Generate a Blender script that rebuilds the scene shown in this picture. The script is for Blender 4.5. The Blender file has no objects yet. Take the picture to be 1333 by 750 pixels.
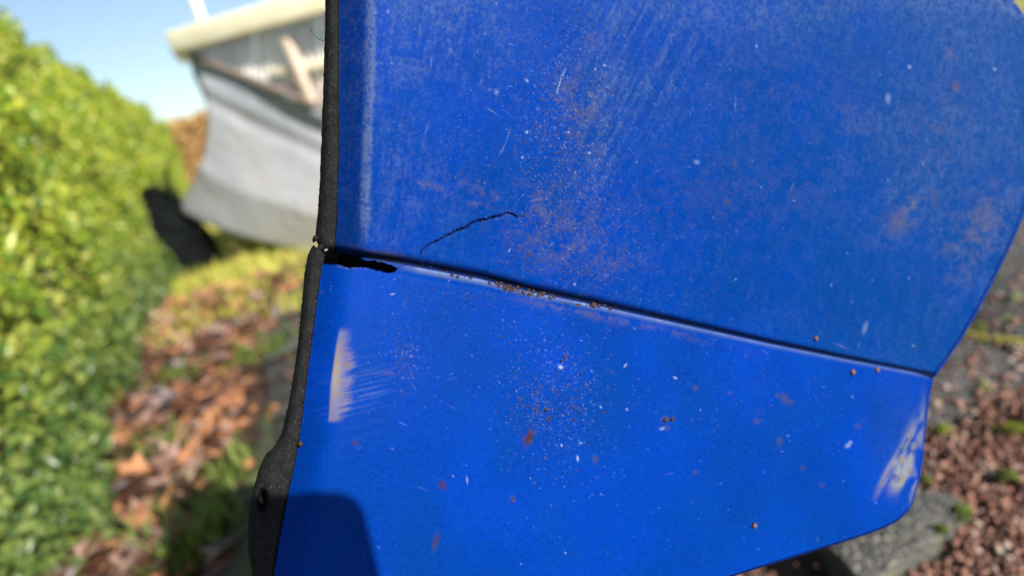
import bpy, math, random
import numpy as np
from mathutils import Vector

random.seed(7)
rng = np.random.default_rng(11)
SC = bpy.context.scene
COL = SC.collection

# ------------------------------------------------------------------ camera
CAM_H = 0.70
PITCH, ROLL, FPX = math.radians(15.5), math.radians(17.0), 950.0
FW = np.array([0, math.cos(PITCH), -math.sin(PITCH)])
_r0 = np.array([1.0, 0, 0]); _u0 = np.array([0, math.sin(PITCH), math.cos(PITCH)])
RT = math.cos(ROLL) * _r0 - math.sin(ROLL) * _u0
UP = math.sin(ROLL) * _r0 + math.cos(ROLL) * _u0
CP = np.array([0, 0, CAM_H])
cam = bpy.data.cameras.new('camera'); co = bpy.data.objects.new('camera', cam); COL.objects.link(co)
from mathutils import Matrix
co.matrix_world = Matrix(((RT[0], UP[0], -FW[0], CP[0]), (RT[1], UP[1], -FW[1], CP[1]), (RT[2], UP[2], -FW[2], CP[2]), (0, 0, 0, 1)))
cam.sensor_width = 36; cam.lens = 36 * FPX / 1333.0
cam.clip_start = 0.01; cam.clip_end = 2000
cam.dof.use_dof = True; cam.dof.focus_distance = 0.312
cam.dof.aperture_fstop = 4.9
SC.camera = co

# ------------------------------------------------------------------ sky and sun
SUN = np.array([0.53, -0.70, 0.47]); SUN = SUN / np.linalg.norm(SUN)
w = bpy.data.worlds.new('World'); SC.world = w; w.use_nodes = True
nt = w.node_tree; nt.nodes.clear()
sky = nt.nodes.new('ShaderNodeTexSky'); sky.sky_type = 'NISHITA'; sky.sun_disc = False
sky.sun_elevation = math.asin(SUN[2]); sky.sun_rotation = math.atan2(SUN[0], SUN[1])
sky.air_density = 1.0; sky.dust_density = 0.6; sky.ozone_density = 1.0
bg = nt.nodes.new('ShaderNodeBackground'); bg.inputs[1].default_value = 0.078
wo = nt.nodes.new('ShaderNodeOutputWorld')
nt.links.new(sky.outputs[0], bg.inputs[0]); nt.links.new(bg.outputs[0], wo.inputs[0])
sun = bpy.data.lights.new('sun', 'SUN'); sun.energy = 5.0; sun.angle = math.radians(0.5); sun.color = (1, 0.93, 0.82)
so = bpy.data.objects.new('sun', sun); COL.objects.link(so)
so.rotation_euler = Vector(SUN).to_track_quat('Z', 'Y').to_euler()
SC.view_settings.view_transform = 'Standard'; SC.view_settings.look = 'None'
SC.view_settings.exposure = 0.88; SC.view_settings.gamma = 1

# ------------------------------------------------------------------ helpers
def place(x, y, d):
    """point at distance d (m) along the view axis seen at photo position x, y"""
    x = np.asarray(x, float); y = np.asarray(y, float); d = np.asarray(d, float)
    v = FW + ((x - 666.5) / FPX)[..., None] * RT + ((375 - y) / FPX)[..., None] * UP
    return CP + v * d[..., None]
def ray(x, y): return FW + (x - 666.5) / FPX * RT + (375 - y) / FPX * UP
def ground(x, y, z=0.0):
    d = ray(x, y); t = (z - CAM_H) / d[2]; return CP + t * d
def project(P):
    v = np.asarray(P, float) - CP; z = v @ FW
    return 666.5 + FPX * (v @ RT) / z, 375 - FPX * (v @ UP) / z, z

def new_mesh(name, V, faces_list):
    """faces_list: list of int arrays (n,3) or (n,4)"""
    me = bpy.data.meshes.new(name)
    V = np.ascontiguousarray(V, dtype=np.float32)
    me.vertices.add(len(V)); me.vertices.foreach_set('co', V.ravel())
    loops = np.concatenate([f.ravel() for f in faces_list]).astype(np.int32)
    tot = np.concatenate([np.full(len(f), f.shape[1]) for f in faces_list]).astype(np.int32)
    st = np.concatenate([[0], np.cumsum(tot)[:-1]]).astype(np.int32)
    me.loops.add(len(loops)); me.loops.foreach_set('vertex_index', loops)
    me.polygons.add(len(tot)); me.polygons.foreach_set('loop_start', st); me.polygons.foreach_set('loop_total', tot)
    me.update(calc_edges=True); me.validate()
    return me
def obj(name, me, mat=None, parent=None, smooth=True, **props):
    o = bpy.data.objects.new(name, me); COL.objects.link(o)
    if mat is not None and not me.materials: me.materials.append(mat)
    if smooth and len(me.polygons): me.polygons.foreach_set('use_smooth', np.ones(len(me.polygons), bool))
    if parent is not None: o.parent = parent
    for k, v in props.items(): o[k] = v
    return o
def thing(name, label, cat, loc=(0, 0, 0), group=None):
    o = bpy.data.objects.new(name, None); COL.objects.link(o); o.location = loc; o.empty_display_size = .05
    o['label'] = label; o['category'] = cat
    if group: o['group'] = group
    return o
def attr(me, name, data):
    a = me.attributes.new(name, 'FLOAT_COLOR', 'POINT'); a.data.foreach_set('color', np.ascontiguousarray(data, dtype=np.float32).ravel())
def smooth(a, b, x):
    t = np.clip((x - a) / (b - a), 0, 1); return t * t * (3 - 2 * t)

def vnoise(x, y, seed=0):
    r = np.random.default_rng(seed); T = r.random((256, 256))
    xi = np.floor(x).astype(int); yi = np.floor(y).astype(int); fx = x - xi; fy = y - yi
    fx = fx * fx * (3 - 2 * fx); fy = fy * fy * (3 - 2 * fy)
    g = lambda i, j: T[i & 255, j & 255]
    return (g(xi, yi) * (1 - fx) + g(xi + 1, yi) * fx) * (1 - fy) + (g(xi, yi + 1) * (1 - fx) + g(xi + 1, yi + 1) * fx) * fy
def fbm(x, y, seed=0, oct=4, gain=.5):
    s = 0; a = 1; t = 0
    for k in range(oct):
        s = s + a * vnoise(x * 2 ** k + 17.3 * k, y * 2 ** k + 5.1 * k, seed + k); t += a; a *= gain
    return s / t

# node material helpers
class NT:
    def __init__(s, name):
        s.m = bpy.data.materials.new(name); s.m.use_nodes = True; s.t = s.m.node_tree; s.t.nodes.clear()
        s.out = s.n('ShaderNodeOutputMaterial'); s.b = s.n('ShaderNodeBsdfPrincipled'); s.l(s.b.outputs[0], s.out.inputs[0])
    def n(s, ty, **kw):
        x = s.t.nodes.new(ty)
        for k, v in kw.items(): setattr(x, k, v)
        return x
    def l(s, a, b): s.t.links.new(a, b)
    def coord(s): return s.n('ShaderNodeTexCoord').outputs['Object']
    def noise(s, scale, detail=4, vec=None, rough=.55):
        x = s.n('ShaderNodeTexNoise'); x.inputs['Scale'].default_value = scale; x.inputs['Detail'].default_value = detail; x.inputs['Roughness'].default_value = rough
        s.l(vec or s.coord(), x.inputs['Vector']); return x.outputs['Fac']
    def ramp(s, fac, stops):
        x = s.n('ShaderNodeValToRGB'); e = x.color_ramp.elements
        while len(e) < len(stops): e.new(.5)
        for el, (p, c) in zip(e, stops): el.position = p; el.color = (c[0], c[1], c[2], 1) if not np.isscalar(c) else (c, c, c, 1)
        s.l(fac, x.inputs[0]); return x.outputs[0]
    def mix(s, f, a, b, mode='MIX'):
        x = s.n('ShaderNodeMix', data_type='RGBA', blend_type=mode)
        for v, i in ((f, 0), (a, 6), (b, 7)):
            if hasattr(v, 'default_value'): s.l(v, x.inputs[i])
            elif np.isscalar(v): x.inputs[i].default_value = v if i == 0 else (v, v, v, 1)
            else: x.inputs[i].default_value = (*v, 1)
        return x.outputs[2]
    def math(s, op, a, b=0.0, c=None):
        x = s.n('ShaderNodeMath', operation=op)
        for i, v in enumerate((a, b) if c is None else (a, b, c)):
            if hasattr(v, 'default_value'): s.l(v, x.inputs[i])
            else: x.inputs[i].default_value = v
        return x.outputs[0]
    def bump(s, h, strength, dist, normal=None):
        x = s.n('ShaderNodeBump'); x.inputs['Strength'].default_value = strength; x.inputs['Distance'].default_value = dist
        s.l(h, x.inputs['Height'])
        if normal is not None: s.l(normal, x.inputs['Normal'])
        return x.outputs[0]
    def set(s, base=None, rough=None, normal=None, **kw):
        for k, v in (('Base Color', base), ('Roughness', rough), ('Normal', normal)):
            if v is None: continue
            if hasattr(v, 'default_value'): s.l(v, s.b.inputs[k])
            else: s.b.inputs[k].default_value = v if np.isscalar(v) else (*v, 1)
        for k, v in kw.items(): s.b.inputs[k.replace('_', ' ')].default_value = v
        return s.m

# ------------------------------------------------------------------ ground and distance
def far_ground_mat():
    M = NT('ground_soil_and_grass'); c = M.coord()
    sep = M.n('ShaderNodeSeparateXYZ'); M.l(c, sep.inputs[0])
    n1 = M.noise(1.3, 5, c); n2 = M.noise(14, 6, c); n3 = M.noise(90, 4, c)
    soil = M.ramp(n2, [(.3, (.018, .011, .008)), (.5, (.06, .032, .02)), (.7, (.11, .055, .03))])
    grass = M.ramp(n2, [(.3, (.12, .14, .02)), (.5, (.28, .27, .05)), (.72, (.42, .30, .12))])
    f = M.math('ADD', M.math('MULTIPLY', sep.outputs[1], .55), M.math('MULTIPLY', n1, 2.2))
    f = M.ramp(M.math('SUBTRACT', f, 2.6), [(.2, 0.0), (.9, 1.0)])
    return M.set(M.mix(f, soil, grass), .95, M.bump(n3, .6, .01))
def grid_sheet(x0, x1, y0, y1, nx, ny, zf):
    X, Y = np.meshgrid(np.linspace(x0, x1, nx), np.linspace(y0, y1, ny))
    V = np.stack([X, Y, zf(X, Y)], -1).reshape(-1, 3)
    i = (np.arange(ny - 1)[:, None] * nx + np.arange(nx - 1)[None]).ravel()
    return V, np.stack([i, i + 1, i + 1 + nx, i + nx], -1)
# one sheet: fine near the camera, out to the horizon
xs = np.concatenate([[-600, -200, -60, -20], np.linspace(-8, 4, 160), [20, 60, 200, 600]])
ys = np.concatenate([[-600, -200, -60, -10, -3], np.linspace(0, 12, 160), [20, 40, 80, 200, 700]])
X, Y = np.meshgrid(xs, ys)
Z = (fbm(X * 3 + 100, Y * 3 + 100, 3) - .5) * .05 - .012
V = np.stack([X, Y, Z], -1).reshape(-1, 3)
i = (np.arange(len(ys) - 1)[:, None] * len(xs) + np.arange(len(xs) - 1)[None]).ravel()
obj('ground', new_mesh('ground', V, [np.stack([i, i + 1, i + 1 + len(xs), i + len(xs)], -1)]), far_ground_mat(), kind='structure')

# ------------------------------------------------------------------ leaves
def leaf_mat(name, stops, rough=.45, trans=.25, spec=.5, scale=3.0, low=None):
    M = NT(name)
    g = M.n('ShaderNodeNewGeometry'); oi = M.n('ShaderNodeObjectInfo')
    rnd = M.math('FRACT', M.math('ADD', g.outputs['Random Per Island'], oi.outputs['Random']))
    base = M.ramp(rnd, stops)
    nz = M.noise(scale, 4)
    base = M.mix(M.ramp(nz, [(.35, 0.0), (.65, .45)]), base, M.mix(.5, base, stops[0][1]))
    if low is not None:     # shadow low on the plant, painted as darker leaf colour
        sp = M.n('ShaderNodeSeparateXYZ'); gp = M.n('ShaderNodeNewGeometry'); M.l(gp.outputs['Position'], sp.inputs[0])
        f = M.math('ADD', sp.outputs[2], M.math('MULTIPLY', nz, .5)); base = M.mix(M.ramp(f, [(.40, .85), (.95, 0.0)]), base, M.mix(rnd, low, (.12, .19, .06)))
    vein = M.noise(160, 3)
    M.set(base, rough, M.bump(vein, .25, .002)); M.b.inputs['Specular IOR Level'].default_value = spec
    if trans > 0:
        tr = M.n('ShaderNodeBsdfTranslucent'); M.l(M.mix(.5, base, (.45, .5, .05), 'MIX') if trans > .2 else base, tr.inputs[0])
        mx = M.n('ShaderNodeMixShader'); mx.inputs[0].default_value = trans
        M.l(M.b.outputs[0], mx.inputs[1]); M.l(tr.outputs[0], mx.inputs[2]); M.l(mx.outputs[0], M.out.inputs[0])
    return M.m
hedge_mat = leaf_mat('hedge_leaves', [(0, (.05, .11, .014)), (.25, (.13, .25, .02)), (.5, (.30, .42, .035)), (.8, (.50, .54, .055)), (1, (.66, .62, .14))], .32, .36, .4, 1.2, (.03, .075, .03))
shade_leaf_mat = leaf_mat('shade_gap_leaves', [(0, (.002, .003, .004)), (1, (.006, .009, .009))], .8, 0, .1)  # near-black leaf colour stands for shade
beech_mat = leaf_mat('beech_leaves', [(0, (.25, .13, .045)), (.5, (.46, .28, .11)), (1, (.62, .44, .20))], .7, .2, .2)
twig_mat = NT('twig_bark').set((.06, .04, .025), .9)

def leaf_cloud(P, Ndir, size, tilt=.9, fold=.25, seed=1):
    """one folded diamond leaf (4 tris) per point of P, roughly facing Ndir"""
    r = np.random.default_rng(seed); n = len(P)
    N = Ndir + tilt * r.normal(size=(n, 3)); N /= np.linalg.norm(N, axis=1)[:, None]
    A = r.normal(size=(n, 3)); A -= (A * N).sum(1)[:, None] * N; A /= np.linalg.norm(A, axis=1)[:, None]
    B = np.cross(N, A); s = (size * (.6 + .8 * r.random(n)))[:, None]
    base = P - A * s * .5; tip = P + A * s * .5 - N * s * .12; l = P - B * s * .26 + N * s * fold * .4 - A * s * .05; rr = P + B * s * .26 + N * s * fold * .4 - A * s * .05; c = P
    V = np.stack([base, l, tip, rr, c], 1).reshape(-1, 3)
    k = np.arange(n)[:, None] * 5
    F = np.concatenate([k + [0, 4, 1], k + [1, 4, 2], k + [2, 4, 3], k + [3, 4, 0]])
    return V, F
def tube(pts, rad, k=5):
    pts = np.asarray(pts, float); n = len(pts); V = []
    for i in range(n):
        t = pts[min(i + 1, n - 1)] - pts[max(i - 1, 0)]; t /= np.linalg.norm(t) + 1e-12
        a = np.cross(t, [0, 0, 1.0] if abs(t[2]) < .9 else [1.0, 0, 0]); a /= np.linalg.norm(a); b = np.cross(t, a)
        r = rad[i] if hasattr(rad, '__len__') else rad
        for j in range(k): V.append(pts[i] + r * (a * math.cos(2 * math.pi * j / k) + b * math.sin(2 * math.pi * j / k)))
    F = [[i * k + j, i * k + (j + 1) % k, (i + 1) * k + (j + 1) % k, (i + 1) * k + j] for i in range(n - 1) for j in range(k)]
    return np.array(V), np.array(F)
def join(parts):
    Vs, F3, F4, o = [], [], [], 0
    for V, F in parts:
        Vs.append(V); (F3 if F.shape[1] == 3 else F4).append(F + o); o += len(V)
    fl = []
    if F3: fl.append(np.concatenate(F3))
    if F4: fl.append(np.concatenate(F4))
    return np.concatenate(Vs), fl

# trimmed hedge along the left: front face on x = -0.66 - 0.32 y, 1.6 m tall
def hedge_x(y): return -0.68 - 0.32 * y
hd = thing('hedge', 'tall trimmed green hedge with glossy small leaves along the left of the leafy ground', 'hedge', (hedge_x(5), 5, 0))
n = 120000
u = rng.random(n); yy = 0.6 + 11.6 * u ** 1.7; zz = rng.random(n)
top = rng.random(n) < .22
lump = (fbm(yy * 2.2 + 9, zz * 3 + 4, 21) - .5) * .34 + (fbm(yy * 7 + 9, zz * 9 + 4, 25, 3) - .5) * .16
fx = hedge_x(yy) + lump - rng.random(n) ** 2 * .16 + .05
H_ = 1.58 + (fbm(yy * 3, yy * 0 + 2, 33) - .5) * .16
P = np.stack([fx, yy, zz * H_], -1)
dep = rng.random(n) * 1.0
P[top, 0] = hedge_x(yy[top]) - dep[top]; P[top, 2] = H_[top] + (fbm(yy[top] * 4, dep[top] * 4, 7) - .5) * .14 - rng.random(top.sum()) ** 2 * .1
Nd = np.tile(np.array([.80, -.42, .42]), (n, 1)); Nd[top] = [.1, 0, 1]
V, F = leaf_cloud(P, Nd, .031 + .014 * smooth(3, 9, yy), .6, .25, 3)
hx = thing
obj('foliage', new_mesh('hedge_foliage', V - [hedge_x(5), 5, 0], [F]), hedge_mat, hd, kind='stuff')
# the nearest leaves, one by one
lv, lf = leaf_cloud(np.zeros((1, 3)), np.array([[0, 0, 1.0]]), np.array([.04]), 0, .3, 1)
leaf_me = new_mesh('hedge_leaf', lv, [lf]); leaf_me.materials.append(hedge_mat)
for k in range(260):
    y = 1.5 + 1.9 * random.random(); z = .1 + 1.35 * random.random()
    o = bpy.data.objects.new('leaf', leaf_me); COL.objects.link(o); o.parent = hd
    lx = float((fbm(np.array([y * 2.2 + 9]), np.array([z / 1.58 * 3 + 4]), 21)[0] - .5) * .34)
    o.location = (hedge_x(y) + lx + .07 + .03 * random.random() - hedge_x(5), y - 5, z)
    o.rotation_euler = (random.uniform(-.5, .5), random.uniform(.3, 1.6), random.uniform(-.8, .8)); s = random.uniform(.8, 1.25); o.scale = (s, s, s)
# dark heart of stems and shaded inner growth, and the stems
def slab_along(y0, y1, inset, back, h):
    V = []; ys_ = np.linspace(y0, y1, 40)
    for y in ys_:
        xf = hedge_x(y) - inset
        for (x, z) in ((xf, .02), (xf + .04, h * .5), (xf, h - .05), (xf - back, h - .08), (xf - back, .02)): V.append((x, y, z))
    F = [[i * 5 + j, i * 5 + (j + 1) % 5, (i + 1) * 5 + (j + 1) % 5, (i + 1) * 5 + j] for i in range(39) for j in range(5)]
    F.append([0, 1, 2, 3]); F.append([195, 196, 197, 198])
    return np.array(V), np.array(F)
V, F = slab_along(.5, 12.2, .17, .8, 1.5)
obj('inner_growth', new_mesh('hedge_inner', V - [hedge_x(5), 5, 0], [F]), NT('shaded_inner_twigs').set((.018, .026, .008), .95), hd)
parts = []
for k in range(60):
    y = .9 + 11 * random.random() ** 1.5; x = hedge_x(y) + .02
    q = [(x - .1, y, -.02)]
    for j in range(5): q.append((q[-1][0] + random.uniform(-.04, .05), q[-1][1] + random.uniform(-.07, .07), q[-1][2] + .14))
    parts.append(tube(q, [.014, .012, .010, .008, .006, .003]))
V, fl = join(parts); obj('stems', new_mesh('hedge_stems', V - [hedge_x(5), 5, 0], fl), twig_mat, hd, kind='stuff')

# leaf mound added for the dark gap under the hedge, shade in its colour
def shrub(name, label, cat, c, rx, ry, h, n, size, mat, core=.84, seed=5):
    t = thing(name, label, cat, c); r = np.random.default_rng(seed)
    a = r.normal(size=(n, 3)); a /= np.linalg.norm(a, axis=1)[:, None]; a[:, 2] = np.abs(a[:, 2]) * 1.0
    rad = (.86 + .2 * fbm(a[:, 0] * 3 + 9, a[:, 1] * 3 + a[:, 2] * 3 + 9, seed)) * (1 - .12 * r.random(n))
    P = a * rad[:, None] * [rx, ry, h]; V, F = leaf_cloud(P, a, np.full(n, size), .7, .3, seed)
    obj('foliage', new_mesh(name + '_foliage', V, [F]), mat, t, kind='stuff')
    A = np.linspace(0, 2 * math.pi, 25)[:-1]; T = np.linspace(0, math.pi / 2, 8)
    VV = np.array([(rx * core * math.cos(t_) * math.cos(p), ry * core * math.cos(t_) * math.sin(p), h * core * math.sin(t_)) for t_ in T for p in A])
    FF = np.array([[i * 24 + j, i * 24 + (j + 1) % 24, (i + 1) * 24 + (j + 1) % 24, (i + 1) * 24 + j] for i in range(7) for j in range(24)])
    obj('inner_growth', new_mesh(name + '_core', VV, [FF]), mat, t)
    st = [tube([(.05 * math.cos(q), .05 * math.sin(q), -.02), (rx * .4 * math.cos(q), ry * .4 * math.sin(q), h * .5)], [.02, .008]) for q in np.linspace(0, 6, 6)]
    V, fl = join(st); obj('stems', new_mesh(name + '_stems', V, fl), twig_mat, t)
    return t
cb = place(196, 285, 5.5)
shrub('shade_gap_mound', 'added near-black leaf mound for the shaded gap at the far foot of the green hedge', 'shrub', (cb[0], cb[1], 0), .38, .34, .76, 5200, .06, shade_leaf_mat)

# brown beech hedge across the far end
bh = thing('beech_hedge', 'tan brown winter beech hedge at the far end behind the pale shelter', 'hedge', (-4, 14.5, 0))
n = 26000
P = np.stack([-5 + 8 * rng.random(n) - .0, 0 * rng.random(n) - .25 * rng.random(n), 1.75 * rng.random(n)], -1); P[:, 0] += 1.5
P[:, 1] += (fbm(P[:, 0] * 2 + 20, P[:, 2] * 2, 9) - .5) * .6
P[:, 2] *= 1 + .12 * (fbm(P[:, 0] * 2 + 40, P[:, 0] * 0, 2) - .5)
V, F = leaf_cloud(P, np.tile([0, -1, .3], (n, 1)), np.full(n, .09), .7, .3, 8)
obj('foliage', new_mesh('beech_foliage', V, [F]), beech_mat, bh, kind='stuff')
def box(x0, x1, y0, y1, z0, z1):
    V = np.array([(x, y, z) for x in (x0, x1) for y in (y0, y1) for z in (z0, z1)], float)
    return V, np.array([[0, 1, 3, 2], [4, 6, 7, 5], [0, 4, 5, 1], [2, 3, 7, 6], [0, 2, 6, 4], [1, 5, 7, 3]])
V, F = box(-3.4, 4.5, .0, .7, 0, 1.62); obj('inner_growth', new_mesh('beech_core', V, [F]), NT('beech_inner').set((.10, .055, .02), .95), bh, smooth=False)

# ------------------------------------------------------------------ pale shelter
Lb = place(240, 300, 5.3); Rb = place(430, 345, 4.9)
e1 = np.array([Rb[0] - Lb[0], Rb[1] - Lb[1], 0]); EL = np.linalg.norm(e1); e1 /= EL
nrm = np.array([e1[1], -e1[0], 0])            # faces the camera side
if nrm @ (CP - Lb) < 0: nrm = -nrm
def on_wall(x, y, off=0.0):
    d = ray(x, y); P0 = Lb + nrm * off; t = ((P0 - CP) @ nrm) / (d @ nrm); return CP + t * d
sh_base = np.array([Lb[0], Lb[1], 0.0])
sh = thing('garden_shelter', 'pale framed garden shelter with clear corrugated panels above a sagging grey sheet', 'shelter', tuple(sh_base))
def local(P): return np.asarray(P) - sh_base
def beam(name, A, B, wd, ht, mat, lab=None):
    A, B = np.array(A), np.array(B); t = (B - A) / np.linalg.norm(B - A)
    s = nrm - (nrm @ t) * t; s /= np.linalg.norm(s); v = np.cross(t, s)
    V = [];
    for P_ in (A, B):
        for (a, b) in ((-1, -1), (1, -1), (1, 1), (-1, 1)): V.append(P_ + s * a * wd / 2 + v * b * ht / 2)
    F = np.array([[0, 1, 2, 3], [7, 6, 5, 4], [0, 4, 5, 1], [1, 5, 6, 2], [2, 6, 7, 3], [3, 7, 4, 0]])
    o = obj(name, new_mesh(name, local(V), [F]), mat, sh, smooth=False)
    b_ = o.modifiers.new('bevel', 'BEVEL'); b_.width = min(wd, ht) * .15; b_.segments = 2
    if lab: o['label'] = lab
    return o
def cream():
    M = NT('cream_painted_timber'); nz = M.noise(12, 5)
    return M.set(M.ramp(nz, [(.3, (.80, .72, .48)), (.6, (.90, .84, .62))]), .5)
cream_m = cream()
M = NT('weathered_post'); wood_m = M.set(M.ramp(M.noise(20, 5), [(.3, (.42, .34, .27)), (.7, (.6, .5, .41))]), .8)
beam('roof_beam', on_wall(226, 56, .06), on_wall(620, -57, .06), .10, .14, cream_m)
beam('post', on_wall(372, 50, .03), on_wall(406, 134, .03), .06, .055, wood_m)
beam('corner_post', on_wall(238, 62, .03), on_wall(246, 80, .03), .09, .09, cream_m)
beam('vent_pipe', on_wall(243, -30, -.06), on_wall(265, 34, -.06), .045, .045, cream_m)
beam('cross_rail', on_wall(352, 95, .0), on_wall(560, 60, .0), .04, .05, cream_m)
M = NT('dark_rail'); rail_m = M.set((.22, .18, .16), .7)
beam('lower_rail', on_wall(240, 68, .04), on_wall(600, 214, .04), .03, .035, rail_m)
# corrugated clear panels
M = NT('clear_corrugated_plastic')
nz = M.noise(3, 4); M.set(M.ramp(nz, [(.35, (.45, .43, .43)), (.65, (.80, .76, .74))]), .25, None)
M.b.inputs['Transmission Weight'].default_value = .0; M.b.inputs['Alpha'].default_value = .9
corr_m = M.m
def wall_poly_grid(top, bot, nu, nv, rel, off):
    """grid on the shelter wall between two photo-space polylines"""
    V = []
    for j in range(nv):
        for i in range(nu):
            s = i / (nu - 1); t = j / (nv - 1)
            a = np.array([np.interp(s, top[:, 0], top[:, 1]), np.interp(s, top[:, 0], top[:, 2])]); b = np.array([np.interp(s, bot[:, 0], bot[:, 1]), np.interp(s, bot[:, 0], bot[:, 2])])
            q = a * (1 - t) + b * t
            V.append(on_wall(q[0], q[1], off + rel(s, t)))
    i = (np.arange(nv - 1)[:, None] * nu + np.arange(nu - 1)[None]).ravel()
    return np.array(V), np.stack([i, i + 1, i + 1 + nu, i + nu], -1)
for k in range(4):
    s0, s1 = k / 4, (k + 1) / 4
    tp = np.array([(0, 250 + 330 * s0, 66 - 95 * s0), (1, 250 + 330 * s1 - 1, 66 - 95 * s1)]); bt = np.array([(0, 250 + 330 * s0, 72 + 134 * s0), (1, 250 + 330 * s1 - 1, 72 + 134 * s1)])
    V, F = wall_poly_grid(tp, bt, 90, 3, lambda s, t: .010 * math.sin(s * 62), -.02 - .012 * (k % 2))
    obj('corrugated_panel', new_mesh('corrugated_panel', local(V), [F]), corr_m, sh)
# sagging sheet
M = NT('grey_white_sheeting'); c = M.coord()
col = M.ramp(M.noise(1.1, 4, c), [(.35, (.36, .40, .48)), (.6, (.45, .47, .53)), (.75, (.52, .50, .46))])
sheet_m = M.set(col, .45, M.bump(M.noise(6, 4, c), .5, .03))
tpx = np.array([(0, 246, 72), (.5, 423, 141), (1, 600, 210)])
def sheet_rel(s, t):
    sag = .012 * math.sin(math.pi * min(1, t / .72)) * 1.0
    fold = -.010 * math.exp(-((t - .27 - .1 * s) / .05) ** 2) + .006 * math.exp(-((t - .19 - .1 * s) / .05) ** 2)
    low = -.30 * max(0, t - .74)
    return -sag + fold + low + .02 * math.sin(9 * s + 5 * t)
nu, nv = 120, 70; V = []
for j in range(nv):
    t = j / (nv - 1)
    for i in range(nu):
        s = i / (nu - 1)
        a = np.array([246 + 354 * s, 72 + 138 * s]); b = np.array([238 + 362 * s, 276 + 132 * s])
        q = a * (1 - t) + b * t
        q[0] += 30 * math.sin(math.pi * min(1, t * 1.08)) ** .8 * (1 - s) ** 3
        q[1] += 4 * math.sin(s * 11) * t
        V.append(on_wall(q[0], q[1], sheet_rel(s, t)))
V_sheet = V
i = (np.arange(nv - 1)[:, None] * nu + np.arange(nu - 1)[None]).ravel()
so_ = obj('draped_sheet', new_mesh('draped_sheet', local(np.array(V)), [np.stack([i, i + 1, i + 1 + nu, i + nu], -1)]), sheet_m, sh)
md = so_.modifiers.new('thickness', 'SOLIDIFY'); md.thickness = .006
md = None
# return side and roof running back from the front, ground frame
def quad(name, A, B, C_, D_, mat):
    V = local([A, B, C_, D_]); o = obj(name, new_mesh(name, V, [np.array([[0, 1, 2, 3]])]), mat, sh, smooth=False)
    m_ = o.modifiers.new('t', 'SOLIDIFY'); m_.thickness = .012; return o
_v = ray(243, 170); _v = np.array([_v[0], _v[1], 0]); bk = _v / np.linalg.norm(_v) * 1.5 - e1 * .06
A = on_wall(236, 64, -.05); B = on_wall(600, -46, -.05)
quad('roof_sheet', A, B, B + bk + [0, 0, .18], A + bk + [0, 0, .18], corr_m)
M = NT('side_sheet_grey'); side_m = M.set(M.ramp(M.noise(2, 3), [(.3, (.30, .32, .36)), (.7, (.45, .46, .48))]), .5)
A2 = on_wall(246, 74, -.06); A3 = on_wall(242, 277, -.46)
edge_col = np.array(V_sheet)[::nu]; Vs_ = np.concatenate([edge_col, edge_col + bk * .5 + e1 * .05, edge_col + bk + e1 * .1]); k_ = np.arange(nv - 1)
o_ = obj('side_sheet', new_mesh('side_sheet', local(Vs_), [np.concatenate([np.stack([k_ + q * nv, k_ + 1 + q * nv, k_ + 1 + (q + 1) * nv, k_ + (q + 1) * nv], -1) for q in (0, 1)])]), side_m, sh); o_.modifiers.new('t', 'SOLIDIFY').thickness = .008
Br = on_wall(600, -46, -.1); Brg = np.array([Br[0], Br[1], 0.0])
quad('end_sheet', Br, Br + bk, Brg + bk, Brg, side_m)

# ------------------------------------------------------------------ paving at right and behind
def slab_mat(name, lo, hi, moss=.5):
    M = NT(name); c = M.coord(); a = M.noise(14, 6, c); b = M.noise(120, 5, c, .7)
    base = M.mix(M.ramp(b, [(.35, 0.0), (.65, 1.0)]), lo, hi)
    base = M.mix(M.ramp(M.noise(45, 5, c), [(.56, 0.0), (.66, moss)]), base, (.10, .12, .03))
    base = M.mix(M.ramp(M.noise(60, 3, c), [(.62, 0.0), (.70, .6)]), base, (.20, .20, .19))
    base = M.mix(M.ramp(a, [(.35, .55), (.6, 0.0)]), base, (.02, .018, .016))
    return M.set(base, .9, M.bump(b, .9, .004))
slab_m = slab_mat('weathered_paving', (.035, .035, .038), (.10, .10, .105))
conc_m = slab_mat('old_mossy_concrete', (.03, .03, .028), (.15, .145, .125), .6)
pav = thing('paving', 'x', 'x'); del pav['label']; del pav['category']; pav['kind'] = 'structure'
jd = np.array([.30, -.954]); jd /= np.linalg.norm(jd); jn = np.array([jd[1] * -1, jd[0]]); jn = np.array([.954, .30])
J0 = ground(1240, 447)[:2]
def slab(c0, a, b, mat, parent, th=.05, z=.03, name='paving_slab', pts=None):
    pts = pts if pts is not None else [c0, c0 + a, c0 + a + b, c0 + b]
    # subdivide outline and make it slightly uneven
    out = []
    for k in range(len(pts)):
        p, q = np.array(pts[k]), np.array(pts[(k + 1) % len(pts)]); m_ = max(2, int(np.linalg.norm(q - p) / .04))
        for j in range(m_): out.append(p + (q - p) * j / m_ + rng.normal(size=2) * .0022)
    out = np.array(out); n_ = len(out); cc = out.mean(0)
    rings = [(1.0, z - th), (1.0, z - .012), (.985, z)]
    V = [np.concatenate([cc + (out - cc) * s, np.full((n_, 1), zz_)], 1) for s, zz_ in rings]
    V = np.concatenate(V + [[[cc[0], cc[1], z + .001]]]); F = []
    for r in range(2):
        for j in range(n_): F.append([r * n_ + j, r * n_ + (j + 1) % n_, (r + 1) * n_ + (j + 1) % n_, (r + 1) * n_ + j])
    T = [[2 * n_ + j, 2 * n_ + (j + 1) % n_, 3 * n_] for j in range(n_)]
    return obj(name, new_mesh(name, V, [np.array(T), np.array(F)]), mat, parent, smooth=False)
G = .012
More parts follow.
